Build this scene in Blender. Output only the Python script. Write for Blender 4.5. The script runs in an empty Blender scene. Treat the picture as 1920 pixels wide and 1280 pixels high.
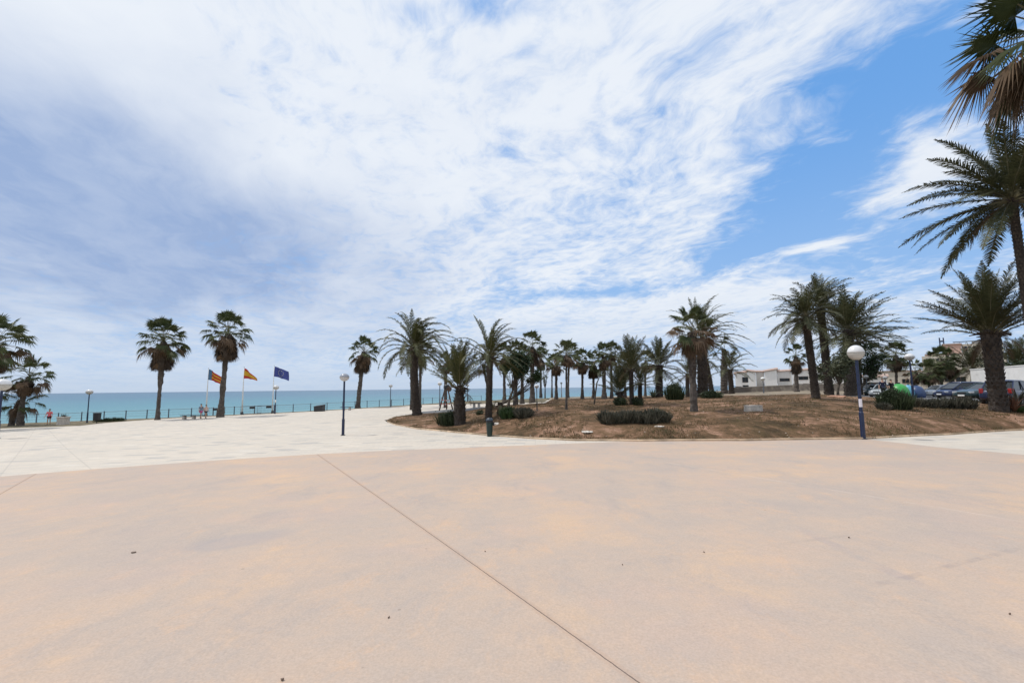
import bpy, bmesh, math, random
import numpy as np
from mathutils import Vector, Matrix, noise as mnoise

R = math.radians
scene = bpy.context.scene
col = scene.collection

# ------------------------------------------------------------------ camera
F = 853.333                      # focal length in photo pixels (16 mm on 36 mm)
PITCH = math.atan(87.5 / F); ROLL = math.atan(0.0112)
CAM = Vector((0, 0, 1.7))
_f = Vector((0, math.cos(PITCH), math.sin(PITCH)))
_r0 = Vector((1, 0, 0)); _u0 = Vector((0, -math.sin(PITCH), math.cos(PITCH)))
_r = math.cos(ROLL) * _r0 - math.sin(ROLL) * _u0
_u = math.sin(ROLL) * _r0 + math.cos(ROLL) * _u0
cd = bpy.data.cameras.new("camera"); cam = bpy.data.objects.new("camera", cd); col.objects.link(cam)
cd.sensor_width = 36; cd.lens = 16; cd.clip_start = 0.05; cd.clip_end = 200000
M = Matrix((( _r.x, _u.x, -_f.x, CAM.x), (_r.y, _u.y, -_f.y, CAM.y), (_r.z, _u.z, -_f.z, CAM.z), (0, 0, 0, 1)))
cam.matrix_world = M
scene.camera = cam
scene.view_settings.view_transform = 'Standard'; scene.view_settings.look = 'None'
scene.view_settings.exposure = 0.0; scene.view_settings.gamma = 1

def ray(px, py):
    return (_f + (px - 960) / F * _r - (py - 640) / F * _u).normalized()

def azel(px, py):
    d = ray(px, py)
    return math.atan2(d.x, d.y), math.asin(d.z)

# ------------------------------------------------------------------ node helpers
class NT:
    def __init__(s, tree): s.t = tree; s.n = tree.nodes; s.l = tree.links; s.n.clear()
    def new(s, typ, **kw):
        nd = s.n.new(typ)
        for k, v in kw.items(): setattr(nd, k, v)
        return nd
    def put(s, sock, v):
        if v is None: return
        if hasattr(v, 'links') and hasattr(v, 'is_output'): s.l.new(v, sock)
        else:
            if isinstance(v, tuple) and len(v) == 3 and sock.type == 'RGBA': v = v + (1,)
            sock.default_value = v
    def math(s, op, a, b=None, c=None, clamp=False):
        nd = s.new('ShaderNodeMath', operation=op); nd.use_clamp = clamp
        s.put(nd.inputs[0], a); s.put(nd.inputs[1], b)
        if c is not None: s.put(nd.inputs[2], c)
        return nd.outputs[0]
    def vmath(s, op, a, b=None, sc=None):
        nd = s.new('ShaderNodeVectorMath', operation=op)
        s.put(nd.inputs[0], a); s.put(nd.inputs[1], b)
        if sc is not None: s.put(nd.inputs['Scale'], sc)
        return nd.outputs['Value'] if op in ('LENGTH', 'DOT_PRODUCT', 'DISTANCE') else nd.outputs[0]
    def mapping(s, v, loc=(0, 0, 0), rot=(0, 0, 0), sc=(1, 1, 1)):
        nd = s.new('ShaderNodeMapping'); s.put(nd.inputs[0], v)
        nd.inputs[1].default_value = loc; nd.inputs[2].default_value = rot; nd.inputs[3].default_value = sc
        return nd.outputs[0]
    def noise(s, v, scale, detail=4, rough=.55, dist=0, colour=False, lac=2):
        nd = s.new('ShaderNodeTexNoise'); s.put(nd.inputs['Vector'], v)
        nd.inputs['Scale'].default_value = scale; nd.inputs['Detail'].default_value = detail
        nd.inputs['Roughness'].default_value = rough; nd.inputs['Distortion'].default_value = dist
        nd.inputs['Lacunarity'].default_value = lac
        return nd.outputs['Color'] if colour else nd.outputs[0]
    def maprange(s, v, a, b, c=0, d=1, smooth=True):
        nd = s.new('ShaderNodeMapRange'); nd.interpolation_type = 'SMOOTHSTEP' if smooth else 'LINEAR'
        s.put(nd.inputs[0], v)
        for i, x in zip((1, 2, 3, 4), (a, b, c, d)): s.put(nd.inputs[i], x)
        return nd.outputs[0]
    def mix(s, f, a, b, blend='MIX'):
        nd = s.new('ShaderNodeMix', data_type='RGBA', blend_type=blend)
        s.put(nd.inputs[0], f); s.put(nd.inputs[6], a); s.put(nd.inputs[7], b)
        return nd.outputs[2]
    def ramp(s, v, stops):
        nd = s.new('ShaderNodeValToRGB'); s.put(nd.inputs[0], v)
        e = nd.color_ramp.elements
        while len(e) < len(stops): e.new(.5)
        for q, (p, c) in zip(e, stops): q.position = p; q.color = tuple(c) + (1,)
        return nd.outputs[0]
    def xyz(s, v):
        nd = s.new('ShaderNodeSeparateXYZ'); s.put(nd.inputs[0], v); return nd.outputs
    def cxyz(s, a, b, c):
        nd = s.new('ShaderNodeCombineXYZ'); s.put(nd.inputs[0], a); s.put(nd.inputs[1], b); s.put(nd.inputs[2], c)
        return nd.outputs[0]

# ------------------------------------------------------------------ sun and sky
SUN_EL = R(60); SUN_AZ = R(-75)             # azimuth measured from +Y (view direction) towards +X
sd = Vector((math.sin(SUN_AZ) * math.cos(SUN_EL), math.cos(SUN_AZ) * math.cos(SUN_EL), math.sin(SUN_EL)))
sl = bpy.data.lights.new("sun", 'SUN'); sl.energy = 2.6; sl.angle = R(1.2); sl.color = (1.0, 0.955, 0.89)
so = bpy.data.objects.new("sun", sl); col.objects.link(so)
so.rotation_euler = sd.to_track_quat('Z', 'Y').to_euler(); so.location = sd * 60

W = bpy.data.worlds.new("World"); scene.world = W; W.use_nodes = True
w = NT(W.node_tree)
WS = 0.10
sky = w.new('ShaderNodeTexSky', sky_type='NISHITA'); sky.sun_disc = False
sky.sun_elevation = SUN_EL; sky.sun_rotation = SUN_AZ; sky.air_density = 1.0; sky.dust_density = 0.4; sky.ozone_density = 2.2
tc = w.new('ShaderNodeTexCoord'); D = tc.outputs['Generated']
x, y, z = w.xyz(D)
az = w.math('ARCTAN2', x, y); el = w.math('ARCSINE', w.math('MINIMUM', w.math('MAXIMUM', z, -1.0), 1.0))
zz = w.math('ADD', w.math('MAXIMUM', z, 0.0), 0.09)
P2 = w.cxyz(w.math('DIVIDE', x, zz), w.math('DIVIDE', y, zz), 0.0)
PR = w.mapping(P2, rot=(0, 0, R(-26)))      # y' runs along the streets of cloud
wn = w.vmath('SUBTRACT', w.noise(PR, .9, 4, .55, colour=True), (0.5, 0.5, 0.5))
PW = w.vmath('ADD', PR, w.vmath('SCALE', wn, sc=0.75))
big = w.noise(w.mapping(PW, sc=(1, .42, 1)), 0.8, 5, .55)
fine = w.noise(w.mapping(PW, loc=(4.1, 2.2, 0), sc=(1, .55, 1)), 2.6, 9, .62)
flock = w.noise(w.mapping(PW, loc=(1.7, 8.2, 0), sc=(1.2, .8, 1)), 11, 6, .62)
streak = w.noise(w.mapping(PW, loc=(7, 3, 0), sc=(1, .14, 1)), 2.2, 7, .6)
soft = w.noise(w.mapping(PR, loc=(5, 1, 0), sc=(1, .3, 1)), 1.2, 4, .5)
AE0 = w.cxyz(az, el, 0.0)
AE = w.vmath('ADD', AE0, w.vmath('MULTIPLY', wn, (0.32, 0.2, 0)))

def blob(pts, base=None, coord=None):
    """sum of soft ellipses lying on the sky: (px,py, rx,ry, rotation degrees, amplitude)"""
    acc = base
    for (px, py, rx, ry, ang, amp) in pts:
        c = Vector(azel(px, py)); a = R(ang)
        e1 = Vector(azel(px + rx * math.cos(a) * .5, py - rx * math.sin(a) * .5)) - c
        e2 = Vector(azel(px - ry * math.sin(a) * .5, py - ry * math.cos(a) * .5)) - c
        th = math.atan2(e1.y, e1.x)
        v = w.vmath('SUBTRACT', coord or AE, (c.x, c.y, 0))
        v = w.mapping(v, rot=(0, 0, -th))
        v = w.vmath('MULTIPLY', v, (.5 / e1.length, .5 / e2.length, 0))
        q = w.maprange(w.vmath('LENGTH', v), 0.0, 1.0, amp, 0.0)
        acc = q if acc is None else w.math('ADD', acc, q)
    return acc

# where the blue shows (negative cloud)
holes = blob([(1560, 260, 520, 170, 52, -.95), (1780, 120, 330, 150, 40, -.9), (1880, 330, 260, 300, 0, -.35), (1430, 330, 230, 60, 50, -.35),
              (1120, 530, 330, 36, 3, -.62), (1420, 470, 260, 60, 20, -.55), (1700, 490, 460, 150, 12, -1.0), (1900, 600, 300, 110, 0, -.45), (1500, 400, 300, 130, 30, -.45), (1880, 200, 200, 240, 0, -.45),
              (765, 50, 70, 130, 80, -.50), (930, 20, 190, 60, 10, -.42), (965, 290, 90, 45, 20, -.36), (1130, 390, 380, 170, 40, -.34), (1260, 160, 200, 240, 40, -.10),
              (1280, 660, 420, 40, 0, -.25), (200, 590, 300, 22, -3, -.28), (60, 640, 200, 22, 0, -.2)])
adds = blob([(1700, 300, 300, 50, 28, .22), (1800, 20, 130, 30, 25, .5), (1740, 80, 60, 20, 20, .45), (1560, 450, 90, 14, 8, .45), (1450, 560, 500, 34, 6, .38),
             (1570, 462, 110, 20, 10, .7), (1640, 505, 90, 14, 3, .6), (1480, 260, 60, 150, -40, .45), (1530, 285, 80, 18, 15, .6), (1700, 330, 190, 40, 30, .4), (1700, 240, 260, 40, 30, .22), (600, 200, 700, 500, 0, .24), (1150, 150, 500, 260, 45, .10), (100, 300, 600, 500, 0, .5)], holes)
tex = w.math('ADD', w.math('MULTIPLY', w.math('SUBTRACT', fine, .5), 1.25), w.math('MULTIPLY', w.math('SUBTRACT', big, .5), .75))
tex = w.math('ADD', tex, w.math('MULTIPLY', w.math('SUBTRACT', flock, .5), 1.5))
tex = w.math('ADD', tex, w.math('MULTIPLY', w.math('SUBTRACT', streak, .5), .55))
dens = w.math('ADD', w.math('ADD', adds, tex), .50)
cover = w.maprange(dens, -.42, .72)
cover = w.math('MULTIPLY', cover, .97)
# grey thick cloud at the left
dark = blob([(60, 330, 860, 300, -14, .80), (330, 430, 880, 260, -8, .80), (60, 500, 520, 140, -6, .45), (480, 560, 420, 120, 0, .30), (0, 150, 330, 260, 0, .25), (330, 200, 260, 160, 0, .2),
             (400, 640, 900, 130, 0, .42), (1150, 655, 700, 60, 0, .22)])
dark = w.math('MULTIPLY', dark, w.maprange(w.math('ADD', w.math('MULTIPLY', soft, .7), w.math('MULTIPLY', big, .5)), .35, .78, .65, 1.1))
dark = w.math('ADD', dark, w.math('MULTIPLY', w.math('SUBTRACT', .55, fine), .6))
dark = w.maprange(dark, 0.0, 1.25, 0, 1, False)
dark = w.math('MULTIPLY', dark, w.maprange(w.math('ADD', w.math('MULTIPLY', streak, .6), w.math('MULTIPLY', fine, .4)), .38, .64, 1.15, .80))
cl = w.mix(dark, (8.5, 8.95, 9.6), (3.35, 4.5, 6.9))
lowf = w.maprange(el, 0.0, R(13), 1, 0)
cl = w.mix(w.math('MULTIPLY', lowf, .75), cl, (5.6, 6.7, 8.3))
blue = w.mix(.7, sky.outputs[0], (1.75, 4.6, 9.8))
blue = w.mix(w.maprange(el, R(2), R(30), .55, 0), blue, (4.6, 6.3, 8.6))
skyc = w.mix(cover, blue, cl)
hz = w.maprange(el, R(-1), R(3.2), .75, 0)
skyc = w.mix(hz, skyc, (5.2, 6.2, 7.6))
bg = w.new('ShaderNodeBackground'); w.put(bg.inputs[0], skyc); bg.inputs[1].default_value = WS
wo = w.new('ShaderNodeOutputWorld'); w.l.new(bg.outputs[0], wo.inputs[0])

# ------------------------------------------------------------------ object helpers
def tag(o, label=None, cat=None, group=None, kind=None):
    if label: o['label'] = label
    if cat: o['category'] = cat
    if group: o['group'] = group
    if kind: o['kind'] = kind
    return o

def empty(name, loc, label, cat, group=None, rz=0):
    o = bpy.data.objects.new(name, None); col.objects.link(o)
    o.location = loc; o.rotation_euler = (0, 0, rz); o.empty_display_size = .2
    return tag(o, label, cat, group)

class MB:
    def __init__(s): s.v = []; s.f = []; s.m = []
    def add(s, vs, fs, m=0):
        b = len(s.v); s.v.extend(vs); s.f.extend([tuple(b + i for i in f) for f in fs]); s.m.extend([m] * len(fs))
    def box(s, c, d, m=0, rot=None, taper=1.0):
        hx, hy, hz = d[0] / 2, d[1] / 2, d[2] / 2
        pts = [Vector((sx * hx * (taper if sz > 0 else 1), sy * hy * (taper if sz > 0 else 1), sz * hz)) for sz in (-1, 1) for sx, sy in ((-1, -1), (1, -1), (1, 1), (-1, 1))]
        if rot is not None: pts = [rot @ p for p in pts]
        s.add([tuple(p + Vector(c)) for p in pts], [(3, 2, 1, 0), (4, 5, 6, 7), (0, 1, 5, 4), (1, 2, 6, 5), (2, 3, 7, 6), (3, 0, 4, 7)], m)
    def tube(s, pts, rad, n=8, m=0, cap=True, jit=0, rnd=None, sx=1.0):
        pts = [Vector(p) for p in pts]
        if not hasattr(rad, '__len__'): rad = [rad] * len(pts)
        b = len(s.v); ref = None
        for i, p in enumerate(pts):
            t = (pts[min(i + 1, len(pts) - 1)] - pts[max(i - 1, 0)])
            t = t.normalized() if t.length > 1e-9 else Vector((0, 0, 1))
            if ref is None: ref = Vector((1, 0, 0)) if abs(t.x) < .8 else Vector((0, 1, 0))
            a = (ref - t * ref.dot(t)).normalized(); ref = a; bb = t.cross(a)
            for k in range(n):
                an = 2 * math.pi * k / n
                rr = rad[i] * (1 + (rnd.uniform(-jit, jit) if rnd else 0))
                s.v.append(tuple(p + (a * math.cos(an) + bb * math.sin(an)) * rr))
        for i in range(len(pts) - 1):
            for k in range(n):
                k2 = (k + 1) % n
                s.f.append((b + i * n + k, b + i * n + k2, b + (i + 1) * n + k2, b + (i + 1) * n + k)); s.m.append(m)
        if cap:
            s.f.append(tuple(b + k for k in reversed(range(n)))); s.m.append(m)
            e = b + (len(pts) - 1) * n
            s.f.append(tuple(e + k for k in range(n))); s.m.append(m)
    def lathe(s, prof, n=24, m=0, c=(0, 0, 0)):
        b = len(s.v)
        for (r_, z_) in prof:
            for k in range(n):
                a = 2 * math.pi * k / n
                s.v.append((c[0] + r_ * math.cos(a), c[1] + r_ * math.sin(a), c[2] + z_))
        for i in range(len(prof) - 1):
            for k in range(n):
                k2 = (k + 1) % n
                s.f.append((b + i * n + k, b + i * n + k2, b + (i + 1) * n + k2, b + (i + 1) * n + k)); s.m.append(m)
        s.f.append(tuple(b + k for k in reversed(range(n)))); s.m.append(m)
        e = b + (len(prof) - 1) * n; s.f.append(tuple(e + k for k in range(n))); s.m.append(m)
    def build(s, name, mats, parent=None, smooth=False, loc=None, bevel=0):
        me = bpy.data.meshes.new(name); me.from_pydata(s.v, [], s.f)
        if not isinstance(mats, (list, tuple)): mats = [mats]
        for mm in mats: me.materials.append(mm)
        if len(mats) > 1: me.polygons.foreach_set('material_index', s.m)
        if smooth: me.polygons.foreach_set('use_smooth', [True] * len(s.f))
        me.update()
        o = bpy.data.objects.new(name, me); col.objects.link(o)
        if parent: o.parent = parent
        if loc is not None: o.location = loc
        if bevel:
            b = o.modifiers.new('bevel', 'BEVEL'); b.width = bevel; b.segments = 2; b.limit_method = 'ANGLE'
        return o

def dup(root, loc, rz=None, scale=None, label=None):
    def cp(o, par):
        c = o.copy(); col.objects.link(c); c.parent = par
        for ch in list(o.children): cp(ch, c)
        return c
    r = cp(root, None); r.location = loc
    if rz is not None: r.rotation_euler = (0, 0, rz)
    if scale is not None: r.scale = (scale,) * 3
    if label: r['label'] = label
    return r

# ------------------------------------------------------------------ materials
def mat(name, build=None, color=(.5, .5, .5), rough=.8, metal=0, spec=.5, var=0.0, vscale=6, bump=0, bscale=20, noisecoord='Object', trans=0, **kw):
    m = bpy.data.materials.new(name); m.use_nodes = True
    t = NT(m.node_tree)
    p = t.new('ShaderNodeBsdfPrincipled'); o = t.new('ShaderNodeOutputMaterial'); t.l.new(p.outputs[0], o.inputs[0])
    p.inputs['Roughness'].default_value = rough; p.inputs['Metallic'].default_value = metal
    p.inputs['Specular IOR Level'].default_value = spec
    t.put(p.inputs['Base Color'], color)
    tcn = t.new('ShaderNodeTexCoord'); co = tcn.outputs[noisecoord]
    if build: build(t, p, co)
    else:
        if var:
            n = t.noise(co, vscale, 5, .6)
            f = t.maprange(n, .3, .7)
            t.put(p.inputs['Base Color'], t.mix(f, tuple(c * (1 - var) for c in color), tuple(min(1, c * (1 + var)) for c in color)))
        if bump:
            b = t.new('ShaderNodeBump'); b.inputs['Strength'].default_value = bump; b.inputs['Distance'].default_value = .02
            t.put(b.inputs['Height'], t.noise(co, bscale, 6, .65)); t.l.new(b.outputs[0], p.inputs['Normal'])
    if trans:
        tr = t.new('ShaderNodeBsdfTranslucent'); mx = t.new('ShaderNodeMixShader'); mx.inputs[0].default_value = trans
        src = p.inputs['Base Color'].links[0].from_socket if p.inputs['Base Color'].links else None
        t.put(tr.inputs[0], src if src else color)
        t.l.new(p.outputs[0], mx.inputs[1]); t.l.new(tr.outputs[0], mx.inputs[2]); t.l.new(mx.outputs[0], o.inputs[0])
    return m

def leafmat(name, a, b, sc=.8, rough=.55, trans=.12, spec=.35):
    def bld(t, p, co):
        g = t.new('ShaderNodeNewGeometry')
        n = t.noise(co, sc, 3, .6)
        f = t.math('ADD', t.math('MULTIPLY', t.maprange(n, .3, .7), .6), t.math('MULTIPLY', g.outputs['Random Per Island'], .4))
        t.put(p.inputs['Base Color'], t.mix(f, a, b))
    return mat(name, bld, rough=rough, trans=trans, spec=spec)

M_palm = leafmat('palm_leaf', (.030, .038, .012), (.105, .105, .034), trans=.15)
M_palm_grey = leafmat('date_palm_leaf', (.034, .042, .018), (.118, .120, .055), trans=.15)
M_fan = leafmat('fan_leaf', (.026, .042, .012), (.100, .112, .038))
M_dead = leafmat('dead_leaf', (.055, .034, .020), (.18, .115, .065), trans=.1)
M_deadd = leafmat('old_skirt_leaf', (.026, .018, .013), (.078, .053, .034), trans=.03)
M_petiole = leafmat('leaf_stalk', (.09, .09, .045), (.20, .17, .10), trans=.05)
M_trunk = mat('palm_bark', color=(.050, .039, .032), var=.55, vscale=9, rough=.95, bump=1, bscale=25)
M_trunkg = mat('fan_palm_bark', color=(.082, .068, .058), var=.45, vscale=5, rough=.95, bump=1, bscale=20)
M_boot = leafmat('leaf_base', (.024, .018, .014), (.10, .078, .060), trans=0)
M_bark = mat('tree_bark', color=(.08, .065, .05), var=.4, vscale=6, rough=.95, bump=.8)
M_leafd = leafmat('dark_broad_leaf', (.016, .034, .014), (.050, .080, .030), sc=1.2)
M_leafo = leafmat('olive_leaf', (.055, .065, .035), (.13, .14, .08), sc=1.2)
M_shrub = leafmat('shrub_leaf', (.020, .034, .016), (.060, .078, .034), sc=2)
M_lav = leafmat('lavender_leaf', (.030, .034, .022), (.150, .140, .105), sc=3)
M_agave = leafmat('agave_leaf', (.07, .09, .06), (.14, .17, .11))
M_blue = mat('blue_paint', color=(.008, .018, .058), rough=.4, var=.2, vscale=8)
M_white = mat('white_paint', color=(.78, .78, .76), rough=.5, var=.05)
M_globe_u = mat('globe_white', color=(.80, .80, .80), rough=.25, var=.05, trans=.15)
M_globe_l = mat('globe_cream', color=(.62, .60, .55), rough=.25, var=.05, trans=.3)
M_dark = mat('dark_metal', color=(.025, .027, .03), rough=.5, var=.2)
M_steel = mat('galvanised_steel', color=(.30, .31, .32), rough=.45, metal=.6, var=.15)
M_rail = mat('weathered_rail', color=(.10, .12, .15), rough=.55, var=.25)
M_black = mat('black_plastic', color=(.015, .015, .017), rough=.5)
M_wood = mat('weathered_wood', color=(.10, .062, .042), rough=.9, var=.4, vscale=12, bump=.5)
M_woodd = mat('bench_timber', color=(.045, .045, .05), rough=.8, var=.3)
M_conc = mat('cast_concrete', color=(.42, .39, .35), rough=.9, var=.2, bump=.4, bscale=30)
M_stone = mat('pale_stone', color=(.55, .50, .44), rough=.9, var=.25, vscale=10, bump=.6)
M_bin = mat('green_bin', color=(.008, .026, .022), rough=.45, var=.3)
M_wall = mat('white_render', color=(.78, .765, .74), rough=.9, var=.05, vscale=2)
M_wallc = mat('cream_render', color=(.52, .47, .39), rough=.9, var=.10, vscale=2)
M_pink = mat('pink_render', color=(.55, .36, .29), rough=.9, var=.10, vscale=2)
M_tile = mat('terracotta_tile', color=(.42, .30, .245), rough=.9, var=.3, vscale=6)
M_glass = mat('window_glass', color=(.02, .026, .03), rough=.1, spec=.5)
M_shutter = mat('brown_shutter', color=(.12, .075, .05), rough=.7)
M_skin = mat('skin', color=(.50, .30, .21), rough=.6)
M_hair = mat('dark_hair', color=(.03, .022, .018), rough=.7)

# ------------------------------------------------------------------ terrain
def Pz(X, Y):
    g = 0.0
    if Y > 0: g = .025 * (Y if Y < 18 else 18 + 8 * (1 - math.exp(-(Y - 18) / 8)))
    xx = max(X, -140)
    return -g - .02 * ((math.sqrt(xx * xx + 4) - xx) / 2 - .99)

def hit(px, py, zf, tmax=600):
    d = ray(px, py); t = 3.0; step = .25; best = (1e9, None)
    last = None
    while t < tmax:
        X, Y, Z = CAM.x + d.x * t, CAM.y + d.y * t, CAM.z + d.z * t
        g = Z - zf(X, Y)
        if g <= 0:
            lo, hi = t - step, t
            for _ in range(25):
                m_ = (lo + hi) / 2
                if CAM.z + d.z * m_ - zf(d.x * m_, d.y * m_) > 0: lo = m_
                else: hi = m_
            return Vector((d.x * hi, d.y * hi, CAM.z + d.z * hi))
        if t > 15 and t < 75 and g < best[0]: best = (g, t)
        t += step; step = min(2.0, t * .01)
    t = best[1]; X, Y = d.x * t, d.y * t
    return Vector((X, Y, zf(X, Y)))

def th_px(px): d = ray(px, 765); return math.atan2(d.x, d.y)

class Curve:
    def __init__(s, pts, zf, ext_l=None, ext_r=None):
        """pts: (px, py) pixel on ground zf or (px, None, r)"""
        L = []
        for p in pts:
            if len(p) == 3: L.append((th_px(p[0]), p[2]))
            else:
                h = hit(p[0], p[1], zf); L.append((math.atan2(h.x, h.y), math.hypot(h.x, h.y)))
        L.sort()
        if ext_l: L = [(R(a), b) for a, b in ext_l] + L
        if ext_r: L = L + [(R(a), b) for a, b in ext_r]
        s.t = np.array([a for a, b in L]); s.r = np.array([b for a, b in L])
    def __call__(s, th): return float(np.interp(th, s.t, s.r))

rB = Curve([(0, 812), (300, 800), (600, 791), (722, 787.5), (727, 791), (740, 796.5), (780, 804), (850, 810.5), (920, 817), (1000, 822.5), (1080, 826), (1200, 827), (1400, 826), (1620, 823), (1780, 815), (1920, 806)],
           Pz, [(-180, 30), (-100, 30), (-60, 50)], [(60, 19), (100, 15), (180, 15)])
_ra = Curve([(0, 893), (150, 881), (300, 870), (560, 853), (850, 840), (1000, 834), (1130, 828.8), (1200, 826), (1620, 822), (1645, 825.5), (1760, 838), (1920, 852)], Pz,
            [(-180, 12), (-100, 11), (-60, 12.2)], [(60, 11), (100, 10), (180, 12)])
def rA(th):
    if th_px(1200) <= th <= th_px(1625): return rB(th)
    return min(_ra(th), rB(th))
A_t = np.array([th_px(p) for p in (725, 780, 860, 940, 1050, 1300, 1520, 1620, 1750, 1920)] + [R(90), R(180)])
A_v = np.array([0, .12, .35, .85, 1.15, 1.25, 1.40, 1.15, .95, .95, .9, 0])
BT = np.array([th_px(p) for p in (1000, 1300, 1380, 1480)]); BV = np.array([.95, .95, .55, .3])

def ss(a, b, v):
    t = min(1, max(0, (v - a) / (b - a))); return t * t * (3 - 2 * t)

def Mz(X, Y, rough=True):
    th = math.atan2(X, Y); r = math.hypot(X, Y); rb = rB(th)
    if r <= rb or th < A_t[0]: return 0.0
    A = float(np.interp(th, A_t, A_v)); s_ = r - rb
    m_ = A * (1 - math.exp(-s_ / 4.0))
    fall = float(np.interp(th, BT, BV))
    m_ *= 1 - fall * ss(48, 78, r)
    if rough:
        k = min(1, s_ / 2) * A
        m_ += k * (.10 * mnoise.noise(Vector((X * .22, Y * .22, 3))) + .05 * mnoise.noise(Vector((X * .9, Y * .9, 7))))
    return m_

CO = [(-180, 90), (-120, 75), (-75, 76)]
def Zland(X, Y): return Pz(X, Y) + Mz(X, Y)
def Zs(X, Y): return Pz(X, Y) + Mz(X, Y, False)

rC = Curve([(0, 812), (300, 800), (600, 791), (724, 787.5), (740, 781), (765, 777.5), (800, 774.5), (840, 772), (880, 769), (905, 765), (960, 759), (1020, 757), (1050, None, 62), (1200, None, 66), (1380, None, 75), (1500, None, 78),
            (1570, None, 70), (1605, 744), (1650, 746), (1700, 748), (1800, 751), (1920, 753)], Zs, [(-180, 30), (-100, 30), (-60, 50)], [(60, 34), (100, 34), (180, 34)])
rC2 = Curve([(0, 812), (300, 800), (600, 791), (724, 787.5), (790, 771.5), (840, 767), (880, 764.5), (910, 762.5), (960, 758.5), (1022, 756.8), (1050, None, 62), (1200, None, 66), (1380, None, 75), (1500, None, 78),
            (1570, None, 70), (1605, 744), (1650, 746), (1700, 748), (1800, 751), (1920, 753)], Zs, [(-180, 30), (-100, 30), (-60, 50)], [(60, 34), (100, 34), (180, 34)])
rD = Curve([(0, 803), (90, 800), (150, 798), (192, 793), (300, 785), (500, 775.5), (560, 772.5), (640, 768), (700, 764), (716, 763.5), (740, 762.5), (790, 759), (830, 757.5), (870, 757), (940, 755), (1020, 753.5), (1050, None, 66), (1200, None, 72), (1380, None, 80), (1500, None, 82),
            (1570, None, 78), (1605, None, 85), (1750, None, 90), (1920, None, 90)], Zs, [(-180, 60), (-100, 60), (-60, 66)], [(60, 80), (100, 80), (180, 80)])
rE_ = Curve([(0, 794.5), (90, 791.5), (192, 787.5), (300, 783.5), (500, 774.5), (560, 771.5), (640, 767), (700, 763), (760, 759.5), (830, 755), (880, 751.5), (930, None, 92), (1020, None, 100), (1060, None, 112), (1200, None, 122), (1300, None, 140), (1380, None, 230), (1440, None, 900)], Pz,
            [(-180, 95), (-120, 80), (-75, 78)], [(60, 1400), (100, 1400), (180, 1400)])
def rCf(th): return max(rC(th), rB(th))
def rC2f(th): return max(rC2(th), rCf(th))
def rDf(th): return max(rD(th), rC2f(th))
def rE(th): return max(rE_(th), rDf(th) + .35)
SEA = -6.2

ths = []
a = -180.0
while a < 180.001:
    ths.append(R(a)); a += (.35 if -56 <= a < 56 else (1.5 if -80 < a < 80 else 5))
ths = np.array(ths)

def layer(name, f0, f1, rows, zf, m, t0=-math.pi, t1=math.pi, power=1.0, lift=0.0, skirt=0):
    mb = MB(); idx = []
    for th in ths:
        if th < t0 - 1e-6 or th > t1 + 1e-6: idx.append(None); continue
        a_, b_ = f0(th), f1(th); row = []
        for k in range(rows + 1):
            r_ = a_ + (b_ - a_) * (k / rows) ** power
            X, Y = r_ * math.sin(th), r_ * math.cos(th)
            mb.v.append((X, Y, zf(X, Y) + lift)); row.append(len(mb.v) - 1)
        idx.append((row, b_ - a_))
    for i in range(len(ths) - 1):
        if idx[i] is None or idx[i + 1] is None: continue
        if idx[i][1] < .004 and idx[i + 1][1] < .004: continue
        A_, B_ = idx[i][0], idx[i + 1][0]
        for k in range(rows):
            mb.f.append((A_[k], B_[k], B_[k + 1], A_[k + 1])); mb.m.append(0)
    o = mb.build(name, m, smooth=True)
    # make sure normals look up
    me = o.data
    if sum(p.normal.z * p.area for p in me.polygons) < 0: me.flip_normals()
    return tag(o, kind='structure')

def line_px(t, co, p0, p1, half, warp=None):
    """mask of a straight line on the ground through two photographed points"""
    a_, b_ = hit(*p0, Pz), hit(*p1, Pz)
    d = Vector((b_.x - a_.x, b_.y - a_.y)).normalized(); n = Vector((-d.y, d.x))
    c = n.dot(Vector((a_.x, a_.y)))
    v = t.math('SUBTRACT', t.vmath('DOT_PRODUCT', warp or co, (n.x, n.y, 0)), c)
    v = t.math('ABSOLUTE', v)
    return v, t.maprange(v, half * .5, half, 1, 0)

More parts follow.
